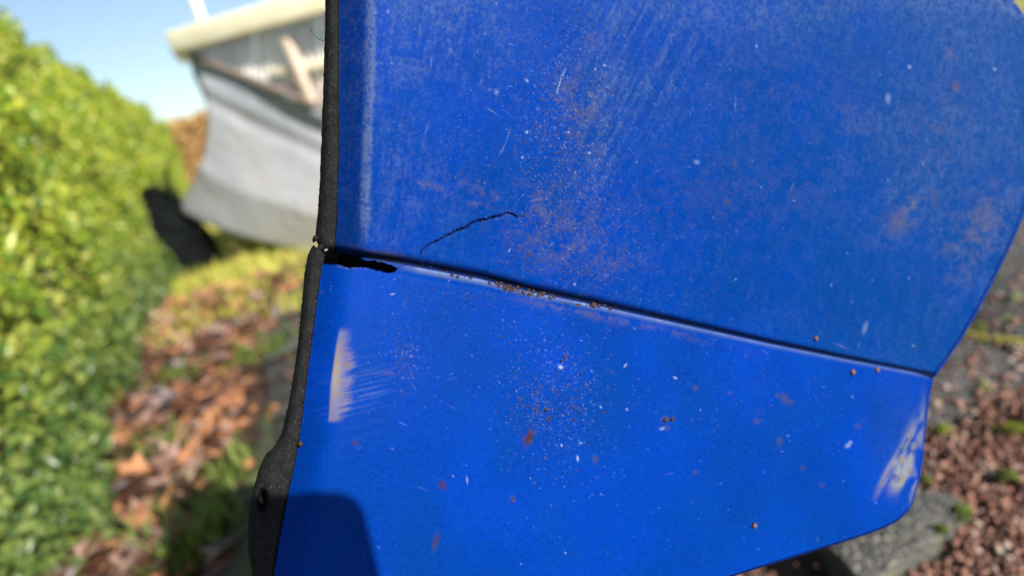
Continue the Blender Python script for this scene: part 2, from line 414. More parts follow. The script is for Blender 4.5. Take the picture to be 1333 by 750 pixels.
# two columns of slabs either side of the mossy joint, going away from the gravel edge
for ci, (off, wdt) in enumerate(((-.62, .60), (0, .60), (.62, .60), (-1.24, .60))):
    for k in range(5):
        c0 = J0 + jn * (off + G * .5) - jd * (-.20 + .61 * k + (.03 if ci % 2 else 0) )
        if ci == 0: c0 = J0 + jn * (off + G * .5) - jd * (-.19 + .61 * k)
        slab(c0, jn * (wdt - G), -jd * .598, slab_m, pav)
# moss in the joint
moss_m = NT('moss_green')
_m = moss_m; moss_m = _m.set(_m.ramp(_m.noise(150, 3), [(.3, (.08, .12, .012)), (.55, (.22, .26, .02)), (.75, (.40, .38, .05))]), .9)
bright_moss = NT('bright_moss'); bright_moss = bright_moss.set(bright_moss.ramp(bright_moss.noise(200, 3), [(.3, (.05, .08, .012)), (.7, (.15, .20, .03))]), .9)
pale_moss = NT('pale_lichen'); pale_moss = pale_moss.set(pale_moss.ramp(pale_moss.noise(200, 3), [(.3, (.22, .25, .10)), (.7, (.46, .48, .26))]), .9)
def tuft_mesh(name, c, rx, ry, h, n, seed, ang=0.0):
    r = np.random.default_rng(seed); th = r.random(n) * 6.283; rr = np.sqrt(r.random(n)) * (.55 + .9 * vnoise(np.cos(th) * 2 + 9, np.sin(th) * 2 + 9, seed))
    x = rr * np.cos(th); y = rr * np.sin(th); z = h * np.maximum(.05, 1 - rr ** 2) * (.75 + .5 * r.random(n))
    X = x * rx; Y = y * ry; ca, sa = math.cos(ang), math.sin(ang)
    P = np.stack([X * ca - Y * sa, X * sa + Y * ca, z], -1)
    N = np.stack([x, y, np.full(n, 1.1)], -1)
    V, F = leaf_cloud(P, N, np.full(n, max(.004, h * .45)), .8, .4, seed)
    A = np.linspace(0, 2 * math.pi, 17)[:-1]; T = np.linspace(0, math.pi / 2, 5)
    core = np.array([(rx * .6 * math.cos(t) * math.cos(p), ry * .6 * math.cos(t) * math.sin(p), h * .6 * math.sin(t)) for t in T for p in A])
    core = np.stack([core[:, 0] * ca - core[:, 1] * sa, core[:, 0] * sa + core[:, 1] * ca, core[:, 2]], -1)
    FF = np.array([[i * 16 + j, i * 16 + (j + 1) % 16, (i + 1) * 16 + (j + 1) % 16, (i + 1) * 16 + j] for i in range(4) for j in range(16)])
    VV, fl = join([(V, F), (core, FF)]); return new_mesh(name, VV, fl)
seam = []
for k in range(70):
    s = -.24 + .011 * k * 1.4; p = J0 - jd * s + rng.normal(size=2) * .0012
    n_ = 26; r = np.random.default_rng(900 + k)
    P = np.stack([p[0] + r.normal(size=n_) * .0065, p[1] + r.normal(size=n_) * .0065, .028 + .010 * r.random(n_)], -1)
    seam.append(leaf_cloud(P, np.tile([0, 0, 1.0], (n_, 1)), np.full(n_, .007), .8, .3, 901 + k))
V, fl = join(seam)
seam_m = NT('yellow_joint_moss'); seam_m = seam_m.set(seam_m.ramp(seam_m.noise(150, 3), [(.3, (.24, .22, .03)), (.7, (.52, .44, .08))]), .9)
obj('joint_moss', new_mesh('joint_moss', V, fl), seam_m, None, kind='stuff', label='yellow-green line of moss filling the joint between the grey slabs', category='moss')
def moss(px, py, r_, h, mat, lab, z=.03, stretch=1.0):
    p = ground(px, py, z)
    o = obj('moss_clump', tuft_mesh('moss_clump', None, r_ * stretch, r_, h, 500, int(px) + int(py), random.random() * 3), mat, None, label=lab, category='moss', group='moss on the paving and gravel'); o.location = tuple(p)
moss(1322, 391, .011, .012, pale_moss, 'pale round moss cushion on the grey slab above the yellow joint', stretch=1.6)
moss(1310, 416, .011, .008, pale_moss, 'small pale moss cushion just below the palest cushion on the slab', stretch=1.2)
moss(1296, 362, .010, .006, moss_m, 'dull green moss cushion nearest the blue edge high on the slab')
moss(1275, 425, .010, .006, moss_m, 'flat olive moss patch just above the left end of the yellow joint', stretch=1.5)
moss(1281, 505, .011, .010, pale_moss, 'pale whitish moss cushion below the yellow joint on the slab')
moss(1226, 560, .012, .008, moss_m, 'dull green moss cushion close beside the blue corner below the groove')
moss(1318, 560, .014, .009, moss_m, 'broad olive moss cushion at the slab edge by the picture side', stretch=1.4)
moss(1311, 621, .013, .009, bright_moss, 'bright green moss tuft standing in the red gravel', z=.03)
moss(1252, 667, .012, .007, bright_moss, 'bright green moss tuft on the top edge of the concrete corner', z=.045, stretch=1.3)
moss(1224, 690, .007, .006, bright_moss, 'small vivid green moss tuft lower down the concrete corner edge', z=.045)
moss(1204, 626, .008, .005, bright_moss, 'small green moss tuft touching the blue panel corner scrape', z=.03)
# concrete block corner
pts = [ground(px, py, .045)[:2] for px, py in ((1060, 690), (1110, 655), (1190, 634), (1240, 646), (1258, 660), (1228, 692), (1190, 718), (1150, 748), (1128, 762))]
cbk = slab(None, None, None, conc_m, None, .09, .045, 'concrete_block', pts)
cbk['label'] = 'pale grey broken concrete corner under the blue panel beside red gravel'; cbk['category'] = 'concrete block'
# red gravel crumbs
def crumbs(n, region, zf, size, seed):
    r = np.random.default_rng(seed); pts_ = region(r, n)
    ico = np.array([(0, 0, 1), (.89, 0, .45), (.28, .85, .45), (-.72, .53, .45), (-.72, -.53, .45), (.28, -.85, .45), (.72, .53, -.45), (-.28, .85, -.45), (-.89, 0, -.45), (-.28, -.85, -.45), (.72, -.53, -.45), (0, 0, -1)])
    f = np.array([(0, 1, 2), (0, 2, 3), (0, 3, 4), (0, 4, 5), (0, 5, 1), (1, 6, 2), (2, 7, 3), (3, 8, 4), (4, 9, 5), (5, 10, 1), (2, 6, 7), (3, 7, 8), (4, 8, 9), (5, 9, 10), (1, 10, 6), (6, 11, 7), (7, 11, 8), (8, 11, 9), (9, 11, 10), (10, 11, 6)])
    n = len(pts_); s = size * (.45 + 1.0 * r.random(n) ** 1.6)
    V = ico[None] * (1 + .35 * (r.random((n, 12, 1)) - .5)) * (s[:, None] * (.6 + .6 * r.random((n, 3))))[:, None, :]
    a = r.random(n) * 6.28; ca, sa = np.cos(a)[:, None], np.sin(a)[:, None]
    V = np.stack([V[..., 0] * ca - V[..., 1] * sa, V[..., 0] * sa + V[..., 1] * ca, V[..., 2]], -1)
    P = np.concatenate([pts_, zf(pts_, r)[:, None]], 1)
    V = (V + P[:, None]).reshape(-1, 3); F = (f[None] + (np.arange(n) * 12)[:, None, None]).reshape(-1, 3)
    return V, F
def crumb_mat():
    M = NT('red_brown_gravel'); g = M.n('ShaderNodeNewGeometry')
    c_ = M.ramp(g.outputs['Random Per Island'], [(0, (.05, .025, .02)), (.35, (.18, .08, .058)), (.65, (.30, .14, .10)), (.85, (.38, .22, .16)), (.97, (.42, .36, .30))])
    return M.set(M.mix(M.ramp(M.noise(300, 3), [(.4, 0.0), (.7, .6)]), c_, (.05, .025, .02)), .85)
gr_m = crumb_mat()
edge_a, edge_b = ground(1195, 470)[:2], ground(1345, 500)[:2]
def gravel_region(r, n):
    P = np.stack([r.uniform(.05, 1.5, n), r.uniform(.35, 1.25, n)], -1)
    d = P - J0; along = d @ (-jd)      # distance past the slab ends
    keep = along < -.195 + .02 * np.sin(P[:, 0] * 40)
    thin = (along > -.27) & (r.random(n) < .35)
    px = ~((P[:, 0] < .42) & (P[:, 1] > .72) & (P[:, 0] > .2) & (P[:, 1] < .95))
    return P[keep & ~thin & (px | (r.random(n) < .05))]
V, F = crumbs(54000, gravel_region, lambda p, r: .006 + .018 * r.random(len(p)) + .012 * fbm(p[:, 0] * 12 + 5, p[:, 1] * 12, 4), .0044, 5)
obj('gravel', new_mesh('gravel', V, [F]), gr_m, None, smooth=False, kind='stuff', label='loose red brown crumbly gravel beside the slabs and concrete', category='gravel')
def slab_region(r, n):
    P = np.stack([r.uniform(.4, 1.6, n), r.uniform(.9, 2.2, n)], -1); d = P - J0; along = d @ (-jd)
    return P[(along > -.205) & (r.random(n) < np.exp(-(along + .19) * 6))]
V, F = crumbs(7000, slab_region, lambda p, r: .033 + 0 * p[:, 0], .0045, 6)
obj('scattered_grit', new_mesh('scattered_grit', V, [F]), gr_m, None, smooth=False, kind='stuff', label='thin scatter of reddish grit on the grey slabs', category='grit')
def grey_region(r, n):
    P = np.stack([r.uniform(.25, 1.6, n), r.uniform(.75, 2.0, n)], -1); d = P - J0; along = d @ (-jd); return P[(along > -.205)]
grey_m = NT('grey_grit'); _g = grey_m.n('ShaderNodeNewGeometry'); grey_m = grey_m.set(grey_m.ramp(_g.outputs['Random Per Island'], [(0, (.03, .03, .03)), (.5, (.10, .10, .10)), (.85, (.15, .145, .13)), (1, (.28, .27, .23))]), .9)
V, F = crumbs(16000, grey_region, lambda p, r: .030 + 0 * p[:, 0], .0030, 16)
obj('surface_grit', new_mesh('surface_grit', V, [F]), grey_m, None, smooth=False, kind='stuff', label='fine grey grit on the weathered paving', category='grit')
def block_region(r, n):
    P = np.stack([r.uniform(.24, .56, n), r.uniform(.68, .96, n)], -1); A_ = np.array(pts); B2 = np.roll(A_, -1, 0)
    E_ = B2 - A_; cr = E_[None, :, 0] * (P[:, None, 1] - A_[None, :, 1]) - E_[None, :, 1] * (P[:, None, 0] - A_[None, :, 0])
    return P[(cr > 0.001 * np.linalg.norm(E_, axis=1)).all(1) | (cr < -0.001 * np.linalg.norm(E_, axis=1)).all(1)]
V, F = crumbs(9000, block_region, lambda p, r: .0445 + 0 * p[:, 0], .0030, 17)
obj('block_grit', new_mesh('block_grit', V, [F]), grey_m, cbk, smooth=False, kind='stuff')
# mossy edging path that runs along behind the panel on the left
M = NT('mossy_path'); c = M.coord()
pm = M.set(M.mix(M.ramp(M.noise(9, 5, c), [(.4, 0.0), (.6, 1.0)]), (.11, .12, .10), (.10, .13, .035)), .9, M.bump(M.noise(60, 4, c), .6, .01))
pth = thing('path', 'x', 'x'); del pth['label']; del pth['category']; pth['kind'] = 'structure'
for k in range(6):
    a0 = np.array([-.40 - .16 * (k * .62), .9 + k * .62]); 
    slab(None, None, None, pm, pth, .05, .018, 'edging_slab', [a0 + [-.22, 0], a0 + [.5, 0], a0 + [.5 - .1, .6], a0 + [-.22 - .1, .6]])

# ------------------------------------------------------------------ leaf litter
def fallen_leaf_mesh(seed):
    r = random.Random(seed); lob = seed % 2 == 0
    pts = []; n_ = 15
    for k in range(n_):
        a = 2 * math.pi * k / n_
        rad = (.36 + .14 * math.cos(5 * a + .3)) if lob else .5 * (1 / (1 + .9 * abs(math.sin(a))))
        rad *= 1 + r.uniform(-.12, .12)
        pts.append((rad * math.cos(a), rad * math.sin(a)))
    curl = r.uniform(.2, .8); tw = r.uniform(-.5, .5)
    def z(x, y): return curl * (y * y) * 1.4 + tw * x * y + .12 * math.sin(7 * x) * .3
    V = [(0, 0, 0)] + [(x * .5, y * .5, z(x * .5, y * .5) + .02) for x, y in pts] + [(x, y, z(x, y)) for x, y in pts]
    T = [[0, 1 + k, 1 + (k + 1) % n_] for k in range(n_)]
    Q = [[1 + k, 1 + n_ + k, 1 + n_ + (k + 1) % n_, 1 + (k + 1) % n_] for k in range(n_)]
    # stalk
    sv, sf = tube([(-.45, 0, z(-.45, 0)), (-.62, .03, .05), (-.78, .02, .0)], .014, 4)
    o0 = len(V)
    return np.array(V + [tuple(q) for q in sv], float), np.array(T), np.array(Q + (sf + o0).tolist())
kinds = [('rust orange fallen leaf lying in the damp litter beside the hedge', [(0, (.24, .11, .06)), (.6, (.44, .20, .10)), (1, (.56, .28, .12))]),
         ('dark brown rotting fallen leaf in the litter beside the hedge', [(0, (.03, .012, .008)), (1, (.10, .04, .025))]),
         ('pinkish brown dry fallen leaf in the litter beside the hedge', [(0, (.24, .14, .12)), (1, (.46, .30, .25))]),
         ('greyish silvery wet fallen leaf in the litter beside the hedge', [(0, (.14, .12, .13)), (1, (.32, .28, .29))])]
kmats = []
for ki, (lab, st) in enumerate(kinds):
    kmats.append(leaf_mat('fallen_leaf_colour_%d' % ki, st, .5 if ki != 3 else .3, .08, .5, 9))
LM = []
for ki in range(4):
    for s in range(3):
        v, t, q = fallen_leaf_mesh(ki * 3 + s); me = new_mesh('fallen_leaf', v, [t, q]); me.materials.append(kmats[ki]); LM.append(me)
def litter_spot(r):
    while True:
        x = r.uniform(-2.1, -.32); y = r.uniform(.95, 4.3)
        if x < hedge_x(y) + .02: continue
        if x > -.62 - .12 * y and r.random() > .12: continue
        px, py, z = project((x, y, .03))
        if -60 < px < 420 and py < 800: return x, y
r_ = random.Random(5)
KW = [.26, .34, .25, .15]
for k in range(290):
    x, y = litter_spot(r_)
    if y > 3.3: ki = r_.choice([0, 0, 2, 1])
    else: ki = r_.choices(range(4), KW)[0]
    o = obj('fallen_leaf', LM[ki * 3 + r_.randrange(3)], None, None, label=kinds[ki][0], category='leaf', group=['rust orange fallen leaves', 'dark brown fallen leaves', 'pinkish brown fallen leaves', 'greyish fallen leaves'][ki])
    o.location = (x, y, .03 + .03 * r_.random()); s = r_.uniform(.07, .125)
    o.scale = (s, s * r_.uniform(.7, 1), s); o.rotation_euler = (r_.uniform(-.5, .5), r_.uniform(-.5, .5), r_.uniform(0, 6.28))
for ki in range(3):
    parts = []
    for k in range((650, 1100, 450)[ki]):
        x, y = litter_spot(r_); v, t, q = fallen_leaf_mesh(ki * 3 + k % 3)
        s = r_.uniform(.04, .09); a = r_.uniform(0, 6.28); bx = r_.uniform(-.5, .5)
        v = v * [s, s * .85, s]; v = np.stack([v[:, 0], v[:, 1] * math.cos(bx) - v[:, 2] * math.sin(bx), v[:, 1] * math.sin(bx) + v[:, 2] * math.cos(bx)], -1)
        v = np.stack([v[:, 0] * math.cos(a) - v[:, 1] * math.sin(a), v[:, 0] * math.sin(a) + v[:, 1] * math.cos(a), v[:, 2]], -1) + [x, y, .012 + .02 * r_.random()]
        parts.append((v, t)); parts.append((v, q))
    V, fl = join(parts)
    o = obj('leaf_litter', new_mesh('leaf_litter', V, fl), kmats[ki], None, kind='stuff', label=['orange leaf litter between hedge and path', 'dark brown leaf litter between hedge and path', 'pinkish leaf litter between hedge and path'][ki], category='leaf litter')
# grass tufts and low weeds
grass_m = leaf_mat('grass_blades', [(0, (.05, .10, .02)), (.5, (.12, .20, .035)), (1, (.24, .30, .07))], .5, .25, .4)
gold_grass = leaf_mat('sunlit_dry_grass', [(0, (.30, .36, .04)), (.5, (.55, .55, .10)), (1, (.72, .56, .22))], .6, .25, .3)
def blades(P, h, wd, lean, seed):
    r = np.random.default_rng(seed); n_ = len(P); a = r.random(n_) * 6.283; d = np.stack([np.cos(a), np.sin(a), 0 * a], -1); s = np.stack([-np.sin(a), np.cos(a), 0 * a], -1)
    hh = (h * (.5 + r.random(n_)))[:, None]; ln = (lean * (.3 + r.random(n_)))[:, None] * hh; Z1 = np.array([[0, 0, 1.0]])
    p0 = P - s * wd; p1 = P + s * wd; m0 = P + d * ln * .35 + Z1 * hh * .6 - s * wd * .8; m1 = P + d * ln * .35 + Z1 * hh * .6 + s * wd * .8; tip = P + d * ln + Z1 * hh
    V = np.stack([p0, p1, m1, m0, tip], 1).reshape(-1, 3); k = np.arange(n_)[:, None] * 5
    return V, np.concatenate([k + [0, 1, 2], k + [0, 2, 3], k + [3, 2, 4]])
def tuft(px, py, n_, rad, h, lab, seed):
    p = ground(px, py); r = np.random.default_rng(seed)
    P = np.stack([r.normal(size=n_) * rad, r.normal(size=n_) * rad, np.zeros(n_)], -1)
    V, F = blades(P, np.full(n_, h), .0045, 1.3, seed)
    o = obj('grass_tuft', new_mesh('grass_tuft', V, [F]), grass_m, None, label=lab, category='grass', group='green tufts among the fallen leaves'); o.location = (p[0], p[1], 0)
tuft(125, 655, 70, .035, .11, 'spiky green grass tuft in the leaves at lower left', 1)
tuft(215, 600, 50, .05, .08, 'broad green tuft in the middle of the dark leaves', 2)
tuft(255, 725, 60, .04, .09, 'green tuft near the bottom of the leaf litter', 3)
tuft(290, 690, 35, .03, .08, 'small green tuft close to the black edging hole', 4)
tuft(345, 470, 150, .07, .07, 'low grey green tuft on the path edge behind the black edging', 5)
tuft(235, 500, 70, .05, .07, 'sparse green tuft among orange leaves below the sunlit patch', 6)
tuft(310, 620, 60, .04, .06, 'thin green tuft between litter and path', 7)
tuft(20, 560, 60, .05, .09, 'shaded green tuft at the hedge foot on the left', 8)
n = 30000
P = np.stack([rng.uniform(-5, 1.5, n), 3.1 + 9 * rng.random(n) ** 1.4, np.zeros(n)], -1); P = P[P[:, 0] > hedge_x(P[:, 1]) + .05]
P = P[fbm(P[:, 0] * 2 + 50, P[:, 1] * 2, 77) > .42]
V, F = blades(P, np.full(len(P), .07), .005, .8, 44)
obj('grass', new_mesh('grass', V, [F]), gold_grass, None, kind='stuff', label='yellow green sunlit grass beyond the leaf litter', category='grass')

# ------------------------------------------------------------------ the cracked blue plastic panel
# surface chart: every point of the moulded skin has chart coordinates (x, y); depth_of gives its relief
def pl(a): a = np.array(a, float); return a
GX = pl([400, 436, 521, 545, 625, 687, 779, 850, 1000, 1100, 1213]); GY = pl([318, 329, 348, 346, 362, 378, 397, 413, 446.5, 467, 489])
GYs = pl([322, 331, 343, 347, 362, 378, 397, 413, 446.5, 467, 489])
def gy(x): return np.interp(x, GX, GYs)
def gw(x): return np.interp(x, [420, 600, 800, 1000, 1213], [11, 11, 9.5, 6.5, 5])
CORNER_U = lambda y: 472 + 0 * y + (480 - 472) * smooth(330, 0, y)
CORNER_L = lambda y: np.interp(y, [330, 430, 540, 640, 750, 900], [446, 438, 428, 410, 392, 365])
def base_inv(x, y):
    k = y - (320 + .2105 * (x - 410)); ks = np.logaddexp(0, k / 12) * 12   # the two skins lean slightly apart
    v = 3.45 - 0.00139 * (x - 430) + .00045 * (320 + .2105 * (x - 410) - 330) - .00035 * (k - ks) + .0006 * ks
    return v
def depth_of(x, y, part):
    D = 1 / base_inv(x, y)
    D = D + 1.1e-7 * np.maximum(0, x - 1000) ** 2 + 2.2e-8 * (y - 200) ** 2
    w = gw(x); sc = np.interp(x, [420, 1213], [1, .8]) * .0058
    d = (gy(x) - y) / w
    if part == 'u':
        cx = CORNER_U(y); s = cx - x
        D = D + .00045 * (np.logaddexp(0, s / 5.0) * 5.0)
        D = D + sc * np.exp(-(np.maximum(d, 0) / .70) ** 2)
        # edge roll of the rim above the open split
    else:
        cx = CORNER_L(y); s = cx - x
        D = D + .00030 * (np.logaddexp(0, s / 9.0) * 9.0)
        D = D + .0008 + .75 * sc * np.exp(-(np.maximum(-d, 0) / .8) ** 2) * smooth(470, 540, x)
        # right corner turns away
        D = D + 5e-5 * np.maximum(0, x - (1165 + (y - 560) * -.05)) ** 2 * .06
    return D

# ---- wear painted in chart space (scratches, dirt, dulling; also groove and ridge light and shade)
CS = 1.25; CX0, CY0, CX1, CY1 = 330, -130, 1400, 920
cw, ch = int((CX1 - CX0) * CS), int((CY1 - CY0) * CS)
cx_, cy_ = np.meshgrid(CX0 + np.arange(cw) / CS, CY0 + np.arange(ch) / CS)
def blob(x, y, rx, ry, a=0.0, p=2):
    c, s = math.cos(math.radians(a)), math.sin(math.radians(a)); dx, dy = cx_ - x, cy_ - y
    return np.exp(-(((dx * c + dy * s) / rx) ** 2 + ((-dx * s + dy * c) / ry) ** 2) ** (p / 2))
def streak(a, la, lb, seed, oct=4):
    c, s = math.cos(math.radians(a)), math.sin(math.radians(a))
    return fbm((cx_ * c + cy_ * s) / la + 50, (-cx_ * s + cy_ * c) / lb + 50, seed, oct)
haze = np.zeros_like(cx_); dirt = haze.copy(); white = haze.copy(); dark = haze.copy(); rust = haze.copy(); gold = haze.copy(); brown = haze.copy(); dens = haze.copy()
upper = cy_ < np.interp(cx_, GX, GYs)
N1 = fbm(cx_ / 60 + 9, cy_ / 60 + 9, 101, 5); N2 = fbm(cx_ / 14 + 9, cy_ / 14 + 9, 102, 4, .6); N3 = fbm(cx_ / 3.2, cy_ / 3.2, 103, 3, .65)
ST = streak(98, 70, 5, 104); ST2 = streak(118, 90, 4.5, 105); STf = streak(95, 26, 1.6, 106, 3)
H = 0
H += 1.7 * smooth(10, 2, np.abs(cx_ - 3 - CORNER_U(cy_))) * smooth(330, 270, cy_) * (.75 + .5 * N2) * upper  # pale line on the left ridge: edge highlight and wear painted together
N2h = .42 * N2 + .33 * streak(100, 34, 6, 171) + .25 * N3
H += .50 * blob(560, -5, 110, 55) * smooth(.35, .6, N2h * .5 + N1 * .5)
H += .45 * blob(500, 90, 60, 70) * smooth(.30, .72, N2h)
H += .45 * blob(520, 240, 70, 90) * smooth(.35, .7, N2h * .6 + ST * .4)
H += .35 * blob(600, 60, 90, 50) * smooth(.34, .72, N2h)
H += .60 * blob(840, 60, 75, 110, 15) * smooth(.38, .68, ST2 * .75 + N1 * .25)
H += .50 * blob(785, 190, 22, 90, 8) * smooth(.35, .6, ST2 * .6 + N2h * .4)
H += .40 * blob(1080, -10, 320, 45) * (.4 + .8 * N1)
H += .38 * blob(1270, 120, 130, 150) * (.5 + .8 * N1)
H += .40 * blob(1290, -8, 80, 30)
H += .25 * blob(980, 30, 90, 50) + 1.2 * blob(1312, 8, 26, 5, 42)  # second blob paints the light catching the top right corner ridge
H += .42 * blob(1190, 260, 60, 45, -40) * smooth(.42, .68, streak(-52, 40, 6, 120))
H += .34 * blob(1290, 300, 45, 110, 30) * smooth(.30, .72, N2h)
H += .18 * blob(1130, 180, 60, 40, -30) * smooth(.4, .7, N2h)
H += .14 * smooth(.35, .8, N2h) * upper
H += .20 * blob(1175, 560, 40, 90)
H = H * np.where(upper, 1, .6)
SF = streak(97, 12, 2.6, 160, 4); haze = np.clip(H * .55, 0, 1) * (.25 + 1.5 * smooth(.3, .75, .65 * N3 + .35 * SF))
# brown smears
B = 0
for (x, y, rx, ry, a, k) in ((632, 252, 16, 6, 25, .7), (600, 235, 22, 7, 30, .35), (625, 266, 14, 4, 15, .6), (560, 242, 40, 5, 18, .4), (755, 125, 28, 34, 5, .5), (750, 175, 14, 20, 0, .55), (775, 50, 14, 10, 0, .4), (716, 300, 50, 40, 20, .35), (760, 330, 70, 14, 12, .35), (700, 262, 22, 22, 0, .3),
                         (1180, 280, 40, 14, -40, .75), (1270, 300, 28, 60, 35, .55), (1240, 115, 12, 8, 0, .35), (1235, 70, 10, 14, 0, .25), (1110, 150, 40, 50, 0, .14), (1220, 170, 40, 50, 0, .22), (1000, 120, 90, 60, 0, .12), (745, 405, 70, 5, 13, .5), (870, 432, 80, 5, 13, .35), (500, 330, 50, 4, 12, .5), (505, 486, 16, 3, 0, .5), (990, 250, 120, 50, 0, .12)):
    B = B + k * blob(x, y, rx, ry, a) * smooth(.40, .62, N2 * .6 + N3 * .4)
brown = np.clip(B, 0, 1)
def stamp(img, x, y, r, k=1.0, el=1.0, a=0.0):
    i0 = int((x - CX0) * CS); j0 = int((y - CY0) * CS); R = int(max(r, r * el) * CS * 2.2) + 2
    if i0 - R < 0 or j0 - R < 0 or i0 + R >= cw or j0 + R >= ch: return
    sl = (slice(j0 - R, j0 + R + 1), slice(i0 - R, i0 + R + 1)); dx = cx_[sl] - x; dy = cy_[sl] - y
    c, s = math.cos(a), math.sin(a); q = ((dx * c + dy * s) / (r * el)) ** 2 + ((-dx * s + dy * c) / r) ** 2
    img[sl] = np.maximum(img[sl], k * np.exp(-q ** 1.6))
rs = random.Random(3)
def scatter(img, n, x, y, sx, sy, rmin, rmax, k, el=(1, 1.6), ang=None, clumpy=0):
    if img is white: n = int(n * .7); rmax *= .7; rmin *= .8; k *= .45
    for _ in range(n):
        px = rs.gauss(x, sx); py = rs.gauss(y, sy)
        if rs.random() < .5: continue
        stamp(img, px, py, rs.uniform(rmin, rmax) * (1 + (rs.random() < .05) * .8), k * rs.uniform(.4, 1), rs.uniform(*el), ang if ang is not None and rs.random() < .6 else rs.uniform(0, 3.14))
# white and dark grit worn into the skin
scatter(white, 1900, 735, 170, 48, 95, .45, .95, .75)
scatter(dirt, 1500, 740, 175, 46, 100, .5, 1.1, .9)
scatter(dark, 500, 740, 190, 46, 90, .5, 1.0, .8)
scatter(white, 700, 790, 330, 80, 55, .4, .8, .55); scatter(dirt, 700, 760, 335, 75, 50, .5, 1.1, .7); scatter(dark, 300, 720, 330, 60, 35, .4, .9, .7)
scatter(white, 500, 560, 130, 70, 110, .4, .8, .4)
scatter(white, 400, 870, 110, 60, 90, .4, .8, .4, (1.5, 4), 1.8)
scatter(white, 700, 720, 530, 45, 60, .4, .85, .8); scatter(dirt, 300, 715, 510, 35, 50, .5, 1.2, .9); scatter(dark, 160, 720, 520, 40, 60, .5, 1.0, .7)
scatter(white, 500, 560, 430, 80, 60, .4, .8, .5); scatter(white, 260, 900, 500, 120, 70, .4, .9, .55)
scatter(white, 120, 530, 470, 14, 22, .4, 1.0, .8); scatter(dirt, 220, 525, 470, 14, 26, .5, 1.0, .7)
scatter(dirt, 260, 1010, 520, 90, 60, .5, 1.2, .5); scatter(dirt, 160, 850, 250, 40, 40, .5, 1.1, .5)
scatter(dirt, 300, 700, 385, 120, 8, .5, 1.2, .7)
for _ in range(450):
    x = rs.uniform(430, 1330); y = rs.uniform(0, 760); stamp(white if rs.random() < .35 else dirt, x, y, rs.uniform(.3, .65), rs.uniform(.1, .45), rs.uniform(1, 3), rs.uniform(0, 3.1))
# named marks
for (x, y, r, k, el, a) in ((646, 120, 3.2, .4, 1.4, 1.5), (767, 199, 1.8, 1, 1.1, 0), (740, 172, 1.4, .9, 1.5, 1.9), (686, 172, 1.8, .9, 1.6, 2.3), (787, 85, 2.0, .8, 1, 0), (686, 105, 2.4, .6, 1.4, 1), (680, 205, 1.4, .9, 1.6, 2.2), (775, 90, 1.3, .8, 2, 1.6), (505, 15, 2.5, .4, 1.4, 1.5), (510, 82, 2, .4, 1, 0),
                           (730, 478, 3.2, .95, 1.3, .4), (814, 476, 1.4, .8, 3, -.9), (879, 492, 2.0, .7, 1.7, .5), (752, 597, 1.8, .9, 3, 1.5), (731, 580, 1.3, .9, 2, 1.5), (756, 577, 2.2, .5, 1.3, 0), (782, 530, 1.2, .8, 2, 1.2), (862, 558, 2.5, .5, 2, -.3), (816, 533, 1.6, .6, 1.6, 1.2), (590, 620, 1, .8, 2, 1.2), (608, 625, 1.4, .6, 5, 1.5), (736, 720, 1.3, .8, 1.5, 1), (1189, 450, 1, .8, 2, .5), (760, 396, 1.4, .9, 1.5, 1.5),
                           (511, 383, .9, 1, 5, -.25), (663, 326, .9, .9, 4.5, 2.1), (748, 370, 1.5, .9, 1.4, 1.4), (1104, 580, 3.5, .5, 1.6, -.6), (1107, 576, 2.5, .6, 1.3, 0), (985, 60, 1.2, .8, 2.4, 1.8), (1184, 87, 2.6, .6, 1.2, 1.5), (1295, 90, 3, .4, 1.2, 0), (1156, 128, 5, .3, 1.8, 1.6), (1126, 427, 4, .28, 3, 1.9), (907, 211, 4, .35, 1.3, .2), (1158, 68, 1.5, .3, 1, 0)):
    stamp(white, x, y, r * .72, k * .62, el, a)
for _ in range(42):   # faint hairline scratches
    x, y = (rs.gauss(760, 120), rs.gauss(150, 110)) if rs.random() < .6 else (rs.uniform(440, 1150), rs.uniform(380, 740)); stamp(white, x, y, .42, rs.uniform(.08, .28), rs.uniform(6, 26), rs.choice([1.75, 1.9, -.15, .6]) + rs.gauss(0, .15))
for k in range(24):   # curved hairline
    t = k / 23; stamp(white, 736 - 17 * t + 6 * t * t, 90 + 32 * t * (1.1 - .1 * t), .55, .75, 1, 0)
for (x, y, r, k, el, a) in ((688, 571, 6, 1, 1.9, 1.9), (691, 563, 4, .9, 1.3, 1.5), (567, 706, 3.2, .75, 3.8, 1.75), (576, 632, 4.2, .85, 1.5, 1.4), (463, 577, 4, .55, 1.2, 0), (668, 650, 2.5, .5, 2, 1.2)):
    stamp(rust, x, y, r, k, el, a)
rust *= smooth(.3, .5, N3 * .6 + N2 * .4)
